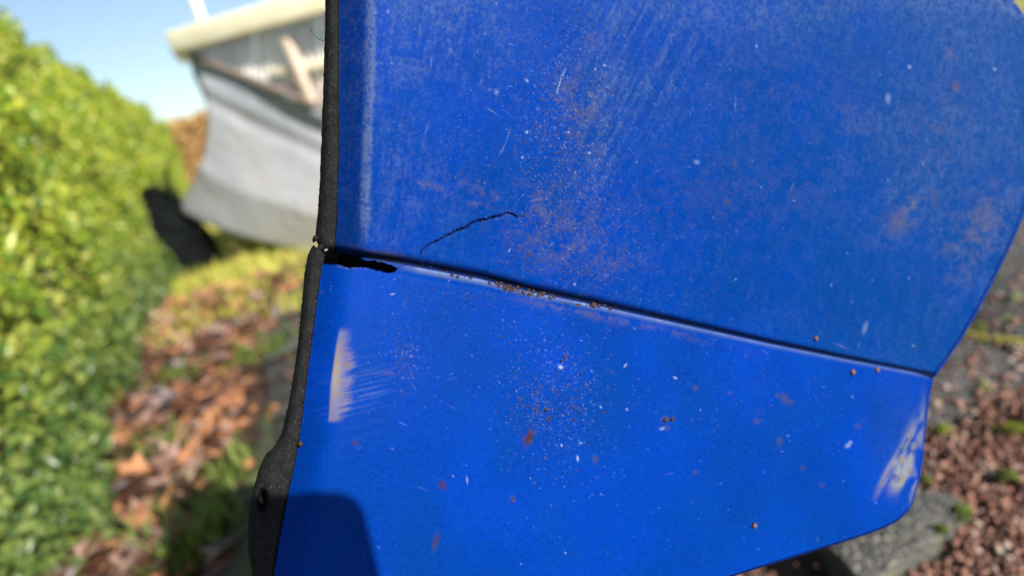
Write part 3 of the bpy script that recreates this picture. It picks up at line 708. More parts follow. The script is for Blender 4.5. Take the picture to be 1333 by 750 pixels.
for (x, y, r, k, el, a) in ((866, 546, 4.2, .75, 1.3, 0), (875, 546, 3.4, .7, 1, 0), (868, 557, 3, .5, 1.5, .4), (736, 466, 2.2, .9, 1.6, 1.6), (697, 534, 2.2, .9, 1.3, .4), (711, 533, 2.6, .9, 1, 0), (715, 545, 2.2, .9, 1.4, 1.2), (1022, 520, 5, .6, 1.5, 1.2), (1012, 515, 3, .6, 1, 0), (1030, 524, 3, .6, 1, 0), (1117, 555, 3.5, .5, 1.3, 0), (1015, 575, 4, .45, 1.5, 1.6), (985, 549, 3.5, .6, 1.3, 0), (905, 615, 3.2, .45, 1, 0), (775, 598, 4, .5, 1.3, 1.5), (667, 649, 3, .5, 1.5, 1.4), (1070, 632, 3.5, .4, 1, 0), (1045, 610, 3.5, .4, 1, 0), (905, 505, 3.5, .6, 1, 0), (690, 330, 3, .8, 1.4, 1.3), (1243, 112, 7, .4, 1.2, 1.5), (947, 262, 3, .7, 1.4, .5), (956, 215, 3, .4, 1.4, 1.6), (1050, 240, 3, .4, 1, 0), (950, 512, 2.4, .5, 1, 0)):
    stamp(dirt, x, y, r, k, el, a)
# hairline crack in the upper skin
CR = [(547, 332), (549, 326), (556, 320), (566, 315), (576, 310), (586, 305), (595, 300), (602, 298), (607, 296), (614, 291), (625, 287), (633, 286), (641, 283), (650, 281), (661, 277), (667, 279), (674, 283)]
crack = np.zeros_like(cx_); step_ = np.zeros_like(cx_)
for (x0, y0), (x1, y1) in zip(CR[:-1], CR[1:]):
    for t in np.linspace(0, 1, 10):
        x, y = x0 + (x1 - x0) * t, y0 + (y1 - y0) * t
        j = rs.uniform(-.8, .8); wd = np.interp(x, [547, 570, 600, 640, 674], [.95, 1.1, 1.3, 1.15, .8])
        stamp(crack, x, y + j, wd * .8, 1, 1, 0)
for x, y in ((607, 296.5), (625, 288), (641, 284), (650, 282)): stamp(crack, x, y, 1.2, 1, 1.9, -.4)
for (x0, y0), (x1, y1) in zip([(676, 281), (681, 283), (683, 276)], [(681, 283), (683, 276), (679, 274)]):
    for t in np.linspace(0, 1, 8): stamp(crack, x0 + (x1 - x0) * t, y0 + (y1 - y0) * t, .5, .6)
# pale scraped band on the lower left corner with golden middle
e0 = np.interp(cy_, [425, 450, 500, 548], [443, 438, 431, 428])
fr = smooth(.3, .62, streak(-12, 30, 1.8, 140, 3))
scr = smooth(-1.2, .8, cx_ - e0) * smooth(18, 0, (cx_ - e0) - np.interp(cy_, [425, 450, 480, 530, 552], [0, 6, 20, 18, 0]) * (.4 + .7 * fr)) * smooth(424, 436, cy_) * smooth(552, 546, cy_ - 0 * cx_)
scr = scr * smooth(36, 22, cx_ - e0)
lines = .55 * smooth(.55, .75, streak(-13, 60, 1.5, 141, 2)) * blob(475, 510, 42, 38, -12)
gold = np.clip(scr * (.45 + .5 * blob(436, 487, 8, 38, 3)), 0, 1) * smooth(.1, .4, N3 + scr * .4)
goldc = blob(433, 490, 7, 36, 5)
haze = np.clip(haze + .9 * lines, 0, 1)
# pale scrape at the lower right corner
rsn = streak(-60, 34, 7, 150, 3)
sc2 = np.clip(blob(1182, 590, 10, 40, 14, 3) * 1.0 + blob(1172, 620, 10, 22, 30, 3) + .9 * blob(1158, 612, 5, 34, 28, 3) + .7 * blob(1190, 635, 5, 26, 5, 3) + .5 * blob(1200, 560, 4, 40, 3, 3) - 1.1 * blob(1183, 632, 4, 13, 35, 3) - 1.0 * blob(1196, 600, 4, 16, 0, 3), 0, 1) * smooth(.30, .5, rsn * .6 + N2 * .4)
# groove shadow and grime painted dark, lip highlight and scuffing painted pale
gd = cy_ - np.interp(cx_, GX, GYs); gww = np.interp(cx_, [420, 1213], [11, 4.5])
groove_lip_light = smooth(.05, .35, gd / gww) * smooth(1.15, .6, gd / gww) * smooth(505, 560, cx_) * (.65 + .5 * N2)
groove_lip_light *= np.interp(cx_, [500, 620, 800, 1213], [1, .9, .55, .45])
haze = np.clip(haze + 1.1 * groove_lip_light, 0, 1)
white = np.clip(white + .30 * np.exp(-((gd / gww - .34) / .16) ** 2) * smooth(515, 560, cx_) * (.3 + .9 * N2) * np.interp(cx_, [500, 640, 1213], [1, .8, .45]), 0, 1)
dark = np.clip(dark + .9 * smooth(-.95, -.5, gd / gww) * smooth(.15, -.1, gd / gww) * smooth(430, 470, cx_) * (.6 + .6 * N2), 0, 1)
brown = np.clip(brown + .6 * blob(500, 336, 34, 5, 12) , 0, 1)
# broken pale lip under the open split
for _ in range(90):
    x = rs.uniform(440, 515); y = np.interp(x, [420, 454, 481, 512], [344, 347, 347.5, 353.5]) + rs.uniform(0, 2.2); stamp(sc2, x, y, rs.uniform(.6, 1.3), rs.uniform(.25, .8) * (1.0 if 448 < x < 462 else .55), 1.4, 0)
gw_ = .9 * blob(740, 170, 70, 140) + .5 * blob(790, 330, 120, 70) + .35 * blob(560, 120, 90, 130) + .35 * blob(880, 100, 110, 90) + .8 * blob(720, 530, 65, 85) + .5 * blob(540, 440, 80, 60) + .35 * blob(900, 500, 160, 80) + .12
gd_map = .9 * blob(745, 180, 60, 120) + .9 * blob(745, 335, 90, 45) + .6 * blob(690, 290, 50, 40) + .6 * blob(715, 520, 50, 70) + .7 * blob(525, 470, 22, 34) + .7 * blob(740, 405, 110, 8, 13) + .4 * blob(900, 250, 150, 70) + .4 * blob(1010, 520, 90, 50) + .4 * blob(1200, 250, 90, 90) + .14
clump_ = smooth(.35, .6, .5 * N2 + .5 * N3)
gritw = np.clip(gw_ * (.35 + .9 * clump_), 0, 1); gritd = np.clip(gd_map * (.3 + 1.0 * clump_), 0, 1)
def samp(img, x, y):
    fx = np.clip((x - CX0) * CS, 0, cw - 1.01); fy = np.clip((y - CY0) * CS, 0, ch - 1.01); i = fx.astype(int); j = fy.astype(int); a = fx - i; b = fy - j
    return (img[j, i] * (1 - a) + img[j, i + 1] * a) * (1 - b) + (img[j + 1, i] * (1 - a) + img[j + 1, i + 1] * a) * b

def blue_plastic():
    M = NT('worn_blue_plastic'); c = M.coord()
    A = M.n('ShaderNodeVertexColor', layer_name='wear_and_light'); B_ = M.n('ShaderNodeVertexColor', layer_name='marks')
    A = M.n('ShaderNodeAttribute', attribute_name='wear_and_light'); B_ = M.n('ShaderNodeAttribute', attribute_name='marks')
    sa = M.n('ShaderNodeSeparateColor'); M.l(A.outputs['Color'], sa.inputs[0]); sb = M.n('ShaderNodeSeparateColor'); M.l(B_.outputs['Color'], sb.inputs[0])
    hz, dr, wh, dk = sa.outputs[0], sa.outputs[1], sa.outputs[2], A.outputs['Alpha']
    ru, gd_, br, sc_ = sb.outputs[0], sb.outputs[1], sb.outputs[2], B_.outputs['Alpha']
    fine = M.noise(2600, 3, c, .7); mid = M.noise(420, 4, c); big = M.noise(24, 3, c)
    G_ = M.n('ShaderNodeAttribute', attribute_name='grit'); sg = M.n('ShaderNodeSeparateColor'); M.l(G_.outputs['Color'], sg.inputs[0])
    blue = M.ramp(big, [(.35, (.0001, .0225, .180)), (.65, (.0001, .0255, .235))])
    blue = M.mix(M.ramp(mid, [(.45, 0.0), (.8, .3)]), blue, (.0003, .036, .20))
    def grit(seed, sc_n, dn, lo, k):
        mp = M.n('ShaderNodeMapping'); mp.inputs['Location'].default_value = (seed, seed * .7, 0); M.l(c, mp.inputs[0])
        return M.math('MULTIPLY', M.ramp(M.math('ADD', M.noise(sc_n, 2, mp.outputs[0], .6), M.math('MULTIPLY', dn, .17)), [(lo, 0.0), (lo + .05, 1.0)]), k)
    gw1 = grit(3, 2300, sg.outputs[0], .775, .55); gd1 = grit(7, 1700, sg.outputs[1], .74, .85); gd2 = grit(11, 800, sg.outputs[1], .76, .8)
    blue = M.mix(sg.outputs[2], blue, (.0008, .0305, .145))      # weathered, duller plastic
    film = M.noise(700, 5, c, .75); blue = M.mix(1.0, blue, M.ramp(film, [(.32, .76), (.58, 1.06)]), 'MULTIPLY')
    col = M.mix(M.math('MULTIPLY', hz, M.math('ADD', M.math('MULTIPLY', fine, .9), .45)), blue, (.055, .088, .205))
    col = M.mix(M.math('MULTIPLY', br, .75), col, (.072, .062, .075))
    col = M.mix(gd1, col, (.03, .025, .03)); col = M.mix(gd2, col, (.052, .040, .042)); col = M.mix(gw1, col, (.20, .27, .45))
    col = M.mix(dk, col, (.006, .008, .016))
    col = M.mix(M.math('MULTIPLY', dr, .85), col, (.042, .036, .036))
    col = M.mix(ru, col, (.034, .016, .010))
    gcol = M.mix(M.ramp(M.noise(300, 4, c), [(.4, 0.0), (.6, 1.0)]), (.12, .11, .085), (.12, .145, .20))
    col = M.mix(sc_, col, gcol)
    gcol2 = M.mix(M.ramp(M.noise(500, 4, c), [(.35, 0.0), (.65, 1.0)]), (.20, .14, .045), (.15, .16, .20))
    col = M.mix(gd_, col, gcol2)
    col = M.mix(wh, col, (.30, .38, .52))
    rough = M.math('ADD', M.math('MULTIPLY', M.math('ADD', hz, dr), .25), M.math('MULTIPLY', mid, .16)); rough = M.math('ADD', rough, .38)
    n1 = M.bump(fine, .10, .0004); n2 = M.bump(mid, .10, .0012, n1)
    M.set(col, rough, n2); M.b.inputs['Specular IOR Level'].default_value = .05; M.b.inputs['Specular Tint'].default_value = (.25, .45, 1, 1)
    return M.m
blue_m = blue_plastic()

def coons(top, bot, left, right, nu, nv):
    """fill between four photo-scale curves (functions of 0..1 returning n x 2)"""
    U, Vv = np.meshgrid(np.linspace(0, 1, nu), np.linspace(0, 1, nv))
    T, Bq = top(U.ravel()), bot(U.ravel()); L_, R_ = left(Vv.ravel()), right(Vv.ravel()); u, v = U.ravel()[:, None], Vv.ravel()[:, None]
    c00, c10, c01, c11 = top(np.array([0.]))[0], top(np.array([1.]))[0], bot(np.array([0.]))[0], bot(np.array([1.]))[0]
    return (1 - v) * T + v * Bq + (1 - u) * L_ + u * R_ - ((1 - u) * (1 - v) * c00 + u * (1 - v) * c10 + (1 - u) * v * c01 + u * v * c11)
def curve(pts, smooth_it=True):
    p = pl(pts); s = np.concatenate([[0], np.cumsum(np.linalg.norm(np.diff(p, axis=0), axis=1))]); s /= s[-1]
    return lambda t: np.stack([np.interp(t, s, p[:, 0]), np.interp(t, s, p[:, 1])], -1)
def rounded(pts, n=4):
    p = pl(pts)
    for _ in range(n): p = np.concatenate([p[:1], np.stack([.75 * p[:-1] + .25 * p[1:], .25 * p[:-1] + .75 * p[1:]], 1).reshape(-1, 2), p[-1:]])
    return p
jag = lambda x, s, a: a * (fbm(x / 5.0 + s, x * 0 + s, 60 + s, 3, .7) - .5)
def panel_mesh(name, part, top, bot, left, right, nu, nv, skirt):
    P = coons(top, bot, left, right, nu, nv); x, y = P[:, 0], P[:, 1]
    D = depth_of(x, y, part)
    wx = samp(dirt, x, y); ck = samp(crack, x, y) if part == 'u' else 0 * x
    D = D + .0022 * ck - .00025 * wx - .00005 * samp(brown, x, y) + .0001 * samp(white, x, y) + .0012 * (fbm(x / 130 + 3, y / 130 + 3, 71, 2) - .5)
    if part == 'u':   # torn corner below the crack sits a touch lower
        cyl = np.interp(x, [q[0] for q in CR], [q[1] for q in CR]); D = D + .0005 * smooth(-1, 2, y - cyl) * smooth(545, 552, x) * smooth(690, 640, x)
    V = place(x, y, D); i = (np.arange(nv - 1)[:, None] * nu + np.arange(nu - 1)[None]).ravel()
    F = [np.stack([i, i + nu, i + nu + 1, i + 1], -1)]
    A = np.stack([samp(haze, x, y), wx, samp(white, x, y), np.clip(samp(dark, x, y) + ck * 1.0, 0, 1)], -1)  # darkness of the deep crack is painted into the dark channel
    Bm = np.stack([samp(rust, x, y), samp(gold, x, y) if part == 'l' else 0 * x, samp(brown, x, y), samp(sc2, x, y) if part == 'l' else 0 * x], -1)
    fade = np.clip((.22 + .62 * smooth(800, 1300, x) + .5 * (samp(N1, x, y) - .5)), 0, 1) if part == 'u' else .22 * smooth(.5, .75, samp(N1, x, y))
    Gm = np.stack([samp(gritw, x, y) * .8, samp(gritd, x, y) * .85, fade, 0 * x], -1)
    Vs, As, Bs, Gs, base = [V], [A], [Bm], [Gm], len(V)
    g = np.arange(nu * nv).reshape(nv, nu)
    sides = {'top': (g[0], lambda b: np.tile([0, -1.], (len(b), 1))), 'bottom': (g[-1][::-1], lambda b: np.tile([0, 1.], (len(b), 1))), 'right': (g[:, -1], None), 'left': (g[:, 0][::-1], None)}
    for sd, layers in skirt.items():
        ids = sides[sd][0]; b = P[ids]; tg = np.gradient(b, axis=0); nn = np.stack([tg[:, 1], -tg[:, 0]], -1); nn /= np.linalg.norm(nn, axis=1)[:, None] + 1e-9
        prev = ids
        for off, dd in layers:
            q = b + nn * off; Vn = place(q[:, 0], q[:, 1], D[ids] + dd); Vs.append(Vn); As.append(A[ids] * .5); Bs.append(Bm[ids] * 0); Gs.append(Gm[ids] * 0)
            cur = base + np.arange(len(ids)); base += len(ids)
            F.append(np.stack([prev[:-1], prev[1:], cur[1:], cur[:-1]], -1)[:, ::-1]); prev = cur
    me = new_mesh(name, np.concatenate(Vs), F); attr(me, 'wear_and_light', np.concatenate(As)); attr(me, 'marks', np.concatenate(Bs)); attr(me, 'grit', np.concatenate(Gs))
    return me
root_at = place(760, 400, .40); root_at[2] = 0
panel = thing('plastic_body_panel', 'large scuffed bright blue plastic panel with a split groove, hairline crack and black edging', 'plastic panel', tuple(root_at))
def pobj(name, me, mat, **k):
    o = obj(name, me, mat, panel, **k); o.location = tuple(-root_at); return o
# upper skin
xg = np.linspace(521, 1213, 40)
up_bot_pts = [(436, 320), (438, 324), (446, 325.5), (455, 326.5), (466, 330), (474, 334), (480, 335.5), (488, 334.2), (497, 336.5), (505, 339), (513, 342.5), (521, 346.5)] + [(x, float(gy(x))) for x in np.linspace(528, 1213, 60)]
up_right = rounded([(1318, 6), (1336, 30), (1350, 90), (1352, 170), (1337, 262), (1300, 345), (1255, 430), (1213, 489)], 3)
up_top = rounded([(441, -110), (600, -95), (900, -62), (1150, -34), (1260, -20), (1318, 6)], 3)
tp = curve(up_top); bt = curve(up_bot_pts); lf_ = curve([(441, -110), (442, 0), (442, 200), (439, 290), (436, 325)]); rt_ = curve(up_right)
def bt_j(t):
    p = bt(t); k = smooth(1, 0, (p[:, 0] - 515) / 10) * smooth(436, 444, p[:, 0]); p[:, 1] += jag(p[:, 0], 3, 3.2) * k; return p
me = panel_mesh('upper_skin', 'u', tp, bt_j, lf_, rt_, 720, 350, {
    'top': [(3, .0004), (7, .0014), (11, .0034), (15, .007), (34, .07)], 'right': [(2.0, .0006), (3.5, .0018), (4.5, .004), (-10, .06)], 'bottom': [(1.0, .0016), (-1, .0030)], 'left': [(-2, .012)]})
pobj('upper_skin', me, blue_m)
# lower skin
lo_top_pts = [(420, 343.5), (430, 344.4), (443, 345), (449, 347.6), (455, 349.4), (462, 348), (474, 348.6), (482, 350), (490, 352), (500, 354.4), (508, 356), (513, 354.6), (518, 350), (521, 346.9)] + [(x, float(gy(x)) + .4) for x in np.linspace(528, 1213, 60)]
lo_right = rounded([(1213, 489.5), (1207, 520), (1203, 560), (1199, 600), (1194, 630), (1184, 660)], 2)
lo_bot = rounded([(330, 905), (560, 870), (760, 815), (940, 752), (1050, 718), (1135, 692), (1168, 677), (1184, 660)], 2)
lo_left = rounded([(420, 343.5), (415, 380), (406, 450), (397, 520), (388, 590), (374, 650), (361, 720), (350, 790), (330, 905)], 2)
bt2 = curve(lo_top_pts)
def tp_j(t):
    p = bt2(t); k = smooth(1, 0, (p[:, 0] - 512) / 10) * smooth(424, 436, p[:, 0]); p[:, 1] += jag(p[:, 0], 8, 2.4) * k; return p
me = panel_mesh('lower_skin', 'l', tp_j, curve(lo_bot), curve(lo_left), curve(lo_right), 680, 400, {
    'top': [(.6, .0012), (-1.5, .0028)], 'right': [(1.6, .0007), (2.4, .0022), (1, .006), (-12, .05)], 'bottom': [(1.6, .0008), (2.6, .0025), (1, .006), (-12, .05)], 'left': [(-2, .012)]})
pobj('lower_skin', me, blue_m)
# black edging: rough rubber strips
def rubber():
    M = NT('rough_black_edging'); c = M.coord(); f = M.noise(1400, 4, c, .7); g = M.noise(200, 4, c)
    col = M.ramp(g, [(.3, (.004, .0044, .005)), (.7, (.011, .012, .014))])
    col = M.mix(M.ramp(M.noise(1700, 2, c, .4), [(.64, 0.0), (.72, .8)]), col, (.07, .065, .06))
    return M.set(col, .8, M.bump(f, .6, .0006, M.bump(g, .5, .0012)), Specular_IOR_Level=.15)
rub_m = rubber()
def edging(name, inner, outer, part, dfun, holes=None, nL=260, taper=None):
    ci, cu = curve(rounded(inner, 2)), curve(rounded(outer, 2)); t = np.linspace(0, 1, nL); I, O = ci(t), cu(t)
    prof = [(0, .010), (0, .0025), (.04, .0004), (.15, -.0006), (.35, -.0012), (.55, -.0013), (.72, -.0008), (.88, .0008), (.97, .003), (1.0, .006), (1.0, .014), (.9, .026), (.3, .03)]
    V = []; nP = len(prof)
    fine = np.repeat(t, 1)
    us = np.interp(np.linspace(0, nP - 1, 40), np.arange(nP), [q[0] for q in prof]); ds = np.interp(np.linspace(0, nP - 1, 40), np.arange(nP), [q[1] for q in prof])
    for k in range(40):
        q = I * (1 - us[k]) + O * us[k]
        rough_ = (fbm(t * nL / 3.0 + k * .7, t * 0 + k / 2.5, 88, 3, .7) - .5)
        q = q + (O - I) / np.linalg.norm(O - I, axis=1)[:, None] * (rough_ * 3.0 * us[k] ** 2 * (1 if us[k] > .8 else .3))[:, None]
        D = dfun(I) + .0012 + ds[k] + rough_ * .0009
        if holes is not None and ds[k] < .012:
            for hx_, hy_, hrx, hry, hd_ in holes: D = D + hd_ * np.exp(-((((q[:, 0] - hx_) / hrx) ** 2 + ((q[:, 1] - hy_) / hry) ** 2) ** 2))
        V.append(place(q[:, 0], q[:, 1], D))
    V = np.concatenate(V); K = 40
    i = (np.arange(K - 1)[:, None] * nL + np.arange(nL - 1)[None]).ravel()
    F = np.stack([i, i + 1, i + 1 + nL, i + nL], -1)
    caps = []
    for e in (0, nL - 1):
        cidx = len(V) ; V = np.concatenate([V, V[e::nL][:K].mean(0)[None]]); caps += [[k * nL + e, (k + 1) * nL + e, cidx] for k in range(K - 1)]
    pobj(name, new_mesh(name, V, [F, np.array(caps)]), rub_m)
dU = lambda I: depth_of(I[:, 0], I[:, 1], 'u'); dL = lambda I: depth_of(I[:, 0], I[:, 1], 'l')
edging('edging_strip', [(442, -110), (443, 0), (443, 200), (440, 290), (437, 330)], [(424, -110), (424, 0), (421, 120), (417, 230), (413, 290), (410, 308), (416, 324), (424, 331)], 'u', dU)
edging('edging_strip', [(424, 331), (421, 345), (416, 380), (407, 450), (398, 520), (389, 590), (375, 650), (362, 720), (351, 790), (331, 905)],
       [(408, 319), (402, 328), (397, 350), (393, 400), (386, 470), (375, 530), (367, 566), (357, 582), (346, 591), (338, 608), (330, 636), (323, 672), (323, 720), (330, 750), (328, 830), (300, 905)], 'l', dL,
       holes=[(342, 651, 6, 13, .012), (344, 678, 5, 7, .0015)])
# little torn nub and fuzz of the strip at the split
def lump_mesh(c_px, D, r, seed):
    r_q = np.random.default_rng(seed); A = np.linspace(0, 2 * math.pi, 11)[:-1]; T = np.linspace(-1.3, 1.3, 6); c0 = place(*c_px, D)
    V = np.array([[math.cos(t) * math.cos(a), math.cos(t) * math.sin(a), math.sin(t)] for t in T for a in A]) * (r * (.7 + .6 * r_q.random((60, 1)))) + c0
    F = np.array([[i * 10 + j, i * 10 + (j + 1) % 10, (i + 1) * 10 + (j + 1) % 10, (i + 1) * 10 + j] for i in range(5) for j in range(10)])
    return V, F
Dn = float(dL(np.array([[425, 330.]]))[0])
V, fl = join([lump_mesh((411, 310), Dn + .004, .0011, 1), lump_mesh((409, 313), Dn + .005, .0008, 2), lump_mesh((418, 322), Dn + .002, .0014, 3)])
pobj('torn_nub', new_mesh('torn_nub', V, fl), rub_m)
V, F = lump_mesh((427, 337), Dn + .013, .0048, 6); pobj('gap_filler', new_mesh('gap_filler', V, [F]), NT('gap_filler_black').set((.001, .001, .0012), 1.0, Specular_IOR_Level=0.0))  # black filler lump added to keep the open split dark
V, fl = join([lump_mesh((423.5, 326), Dn - .0006, .0005, 4), lump_mesh((425.5, 325), Dn - .0006, .0004, 5)])
pobj('broken_flake', new_mesh('broken_flake', V, fl), NT('pale_flake').set((.16, .17, .20), .6))
# inner black shell seen through the split and round the back
xs_, ys_ = np.meshgrid(np.linspace(0, 1, 14), np.linspace(0, 1, 12))
def shell():
    cx = [(446, -80), (1270, 20), (1290, 150), (1190, 440), (1160, 640), (940, 725), (400, 860), (385, 640), (425, 345), (446, 200)]
    fr_ = rounded(cx + cx[:1], 2)[:-1]; n_ = len(fr_); V = []
    for dd, sc in ((.027, .995), (.05, .985), (.08, .93), (.16, .74), (.19, .45)):
        c = fr_.mean(0); q = c + (fr_ - c) * sc; V.append(place(q[:, 0], q[:, 1], 1 / base_inv(q[:, 0], q[:, 1]) + dd))
    V.append(place(*fr_.mean(0), 1 / base_inv(*fr_.mean(0)) + .195)[None]); V.append(place(*fr_.mean(0), 1 / base_inv(*fr_.mean(0)) + .012)[None]); V = np.concatenate(V)
    F = np.array([[r * n_ + j, r * n_ + (j + 1) % n_, (r + 1) * n_ + (j + 1) % n_, (r + 1) * n_ + j] for r in range(4) for j in range(n_)])
    T = np.array([[4 * n_ + j, 4 * n_ + (j + 1) % n_, 5 * n_] for j in range(n_)] + [[(j + 1) % n_, j, 5 * n_ + 1] for j in range(n_)])
    return new_mesh('inner_shell', V, [F, T])
pobj('inner_shell', shell(), NT('black_inner_plastic').set((.006, .006, .007), .7))
# steel stand legs under the back of the shell
for px in (560, 820):
    top_ = place(px, 700, .47); V, F = tube([top_ + [0, .02, .05], top_ + [0, .03, -.05], [top_[0], top_[1] + .04, .02], [top_[0], top_[1] + .045, -.01]], .012, 12)
    pobj('support_leg', new_mesh('support_leg', V, [F]), NT('dark_steel').set((.03, .03, .032), .5, Metallic=.6))
# soil crumbs in the groove and stuck to the skin
soil_m = NT('soil_crumb'); soil_m = soil_m.set(soil_m.mix(soil_m.ramp(soil_m.noise(900, 3), [(.4, 0.0), (.65, 1.0)]), (.010, .006, .005), (.05, .021, .014)), .85)
pinksoil = NT('pinkish_soil_crumb').set((.12, .06, .055), .8)
def crumb_at(x, y, r_px, seed, up_=.3):
    part = 'u' if y < gy(x) else 'l'; D = float(depth_of(np.array([x]), np.array([y]), part)[0]); r = r_px * D / FPX
    return lump_mesh((x, y), D - r * up_, r, seed)
parts = []
for k in range(120):
    x = rs.choice([rs.uniform(560, 800), rs.gauss(700, 18), rs.gauss(665, 12)]); y = float(gy(x)) + rs.uniform(-1, 7); parts.append(crumb_at(x, y, rs.choice([.5, .6, .8, .9, 1.2, 1.8, 2.3]), k))
for x, y, r in ((661, 373, 3), (694, 380, 3.2), (702, 383, 2.4), (721, 387, 2.6), (753, 397, 2.2), (657, 379, 2), (736, 396, 2), (560, 348, 1.2), (573, 361, 1.5), (575, 364, 1.2), (688, 378, 2.6), (710, 390, 1.8), (640, 372, 1.2)): parts.append(crumb_at(x, y, r * .8, int(x)))
for k in range(90): x = rs.gauss(715, 30); y = rs.gauss(520, 34); parts.append(crumb_at(x, y, rs.uniform(.5, 1.1), 300 + k))
for x, y, r in ((711, 534, 2.2), (697, 534, 1.8), (716, 545, 1.6), (735, 465, 2), (731, 470, 1.6), (734, 615, 1.3), (866, 547, 2.6), (875, 546, 2.2)): parts.append(crumb_at(x, y, r, int(x) + 9))
for k in range(70): x = rs.gauss(745, 26); y = rs.gauss(180, 60); parts.append(crumb_at(x, y, rs.uniform(.4, .9), 500 + k))
V, fl = join(parts); obj('soil_crumbs', new_mesh('soil_crumbs', V, fl), soil_m, None, kind='stuff', label='tiny dark soil crumbs lodged in the groove and stuck to the blue panel', category='soil crumbs')
for x, y, r, m_, lab in ((772, 397.5, 4.2, soil_m, 'largest red brown soil crumb sitting in the groove'), (779, 399, 2.4, soil_m, 'smaller brown crumb touching the largest one in the groove'), (1110, 485, 4, pinksoil, 'pinkish crumb just below the right end of the groove'), (1142, 482, 3, pinksoil, 'small pinkish crumb inside the right end of the groove'),
                         (1062, 440.5, 3.2, pinksoil, 'pale pink crumb on the upper panel just above the groove'), (982, 684.5, 3.4, pinksoil, 'lone pink crumb low on the lower panel'), (391, 578, 3.6, soil_m, 'brown crumb stuck beside the black edging above its hole')):
    V, F = crumb_at(x, y, r, int(x) + 3, .5); c0 = V.mean(0); o = obj('soil_crumb', new_mesh('soil_crumb', V - c0, [F]), m_, None, label=lab, category='soil crumb', group='larger crumbs stuck to the panel'); o.location = tuple(c0)
# curled fibre caught on the edging
f_pts = [(424, 53.5), (419, 52.5), (414.5, 51), (412, 48.5), (409, 46), (407, 43), (404.5, 41), (404, 38.5), (405.5, 36.5)]
Df = float(dU(np.array([[442, 45.]]))[0]) + .004
fp = [place(x, y, Df + .0004 * math.sin(k * 1.3)) for k, (x, y) in enumerate(rounded(f_pts, 2))]
V, F = tube(fp, .00013, 6); c0 = V.mean(0); o = obj('fibre', new_mesh('fibre', V - c0, [F]), NT('dark_fibre').set((.012, .010, .010), .7), None, label='thin curled dark fibre sticking out from the top of the black edging', category='fibre'); o.location = tuple(c0)
hairs = []
for k in range(60):
    t = rs.random(); y = 330 + 250 * t; x = float(np.interp(y, [328, 350, 400, 470, 530, 566, 582], [402, 397, 393, 386, 375, 367, 357])); D0 = Dn + .007
    a = place(x + 1, y, D0); b = place(x - rs.uniform(.5, 3.0), y + rs.uniform(-2, 2), D0 + rs.uniform(-.001, .001)); hairs.append(tube([a, (a + b) / 2 + rng.normal(size=3) * .0002, b], [.00018, .00013, .00006], 4))
V, fl = join(hairs); pobj('edging_fuzz', new_mesh('edging_fuzz', V, fl), rub_m, kind='stuff')

# ------------------------------------------------------------------ phone held just behind the viewpoint: its corner shades the lower left of the panel
def to_phone_plane(x, y, zc=.078):
    P = place(x, y, float(depth_of(np.array([x]), np.array([y]), 'l')[0])); s = ((CP - FW * zc - P) @ -FW) / (SUN @ -FW); return P + SUN * s
K = to_phone_plane(469, 641.); E1 = to_phone_plane(380, 640.) - K; E2 = to_phone_plane(499, 760.) - K
Sb = SUN; kb = -(E1 @ E2) / (E1 @ Sb + E2 @ Sb * 0) if abs(E1 @ Sb) > 1e-6 else 0
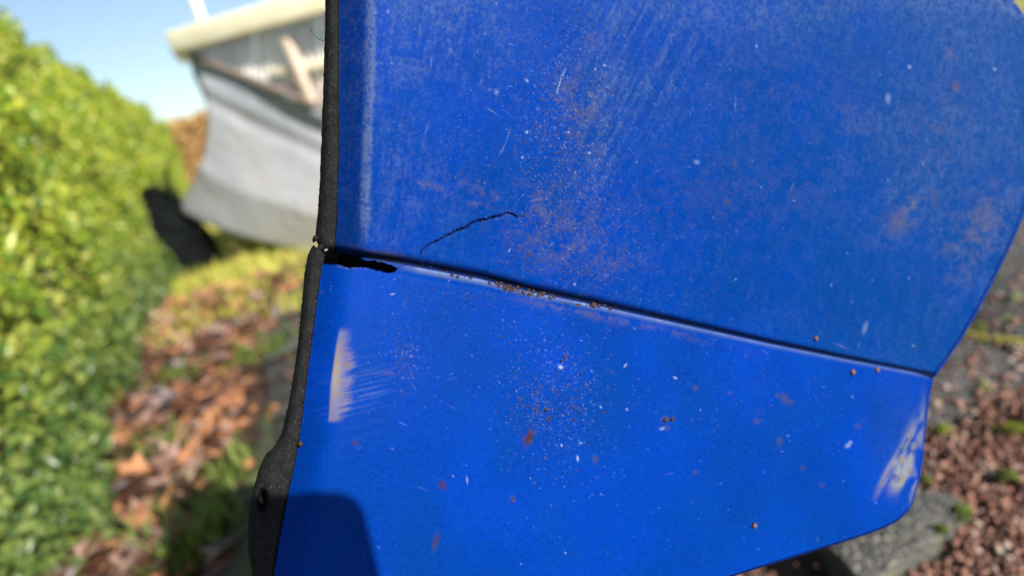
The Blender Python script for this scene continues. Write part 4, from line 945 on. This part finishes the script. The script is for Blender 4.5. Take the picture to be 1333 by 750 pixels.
# tilt the phone so that its two edges are square: split the correction between both edges
lo_, hi_ = 0.0, 1.0
best = None
for a_ in np.linspace(-.06, .06, 241):
    A_ = E1 + a_ * Sb
    if abs(A_ @ Sb) < 1e-5: continue
    b_ = -(A_ @ E2) / (A_ @ Sb)
    cst = abs(a_) / .027 + abs(b_) / .037
    if best is None or cst < best[0]: best = (cst, a_, b_)
e1_ = E1 + best[1] * Sb; e2_ = E2 + best[2] * Sb; e1_ /= np.linalg.norm(e1_); e2_ /= np.linalg.norm(e2_); e3_ = np.cross(e1_, e2_)
if e3_ @ FW > 0: e3_ = -e3_      # away from the panel
PW, PL, PT = .072, .148, .0085
def rrect(w_, l_, r, n_=8):
    o = []
    for cx2, cy2, a0 in ((w_ - r, l_ - r, 0), (r, l_ - r, 90), (r, r, 180), (w_ - r, r, 270)):
        for k in range(n_ + 1): a = math.radians(a0 + 90 * k / n_); o.append((cx2 + r * math.cos(a), cy2 + r * math.sin(a)))
    return np.array(o)
def phone_slab(name, outline, z0, z1, mat, parent, bev=.0015):
    n_ = len(outline); c = outline.mean(0); V = []
    for z, s in ((z0, .985), (z0 + (z1 - z0) * .25, 1), (z1 - (z1 - z0) * .25, 1), (z1, .985)):
        q = c + (outline - c) * s; V.append(K + q[:, :1] * e1_ + q[:, 1:] * e2_ + z * e3_)
    V = np.concatenate(V + [(K + c[0] * e1_ + c[1] * e2_ + z0 * e3_)[None], (K + c[0] * e1_ + c[1] * e2_ + z1 * e3_)[None]])
    F = np.array([[r * n_ + j, r * n_ + (j + 1) % n_, (r + 1) * n_ + (j + 1) % n_, (r + 1) * n_ + j] for r in range(3) for j in range(n_)])
    T = np.array([[(j + 1) % n_, j, 4 * n_] for j in range(n_)] + [[3 * n_ + j, 3 * n_ + (j + 1) % n_, 4 * n_ + 1] for j in range(n_)])
    o = obj(name, new_mesh(name, V - K, [F, T]), mat, parent, smooth=False); return o
ph = thing('smartphone', 'dark smartphone held up close in front of the blue panel', 'phone', tuple(K))
phone_slab('body', rrect(PW, PL, .009), 0, PT, NT('phone_body').set((.02, .02, .022), .4), ph)
phone_slab('screen', rrect(PW, PL, .009) * [.94, .97] + [.0023, .0024], PT + .0004, PT + .0010, NT('phone_screen').set((.005, .005, .006), .1), ph)
print('phone', best, 'z of corners', [((K + a * PW * e1_ + b * PL * e2_ - CP) @ FW) for a in (0, 1) for b in (0, 1)])
print('phone corner', (K - CP) @ RT, (K - CP) @ UP, 'angle', math.degrees(math.acos(E1 @ E2 / np.linalg.norm(E1) / np.linalg.norm(E2))), np.linalg.norm(E1), np.linalg.norm(E2), 'E1', E1 @ RT, E1 @ UP, 'E2', E2 @ RT, E2 @ UP)
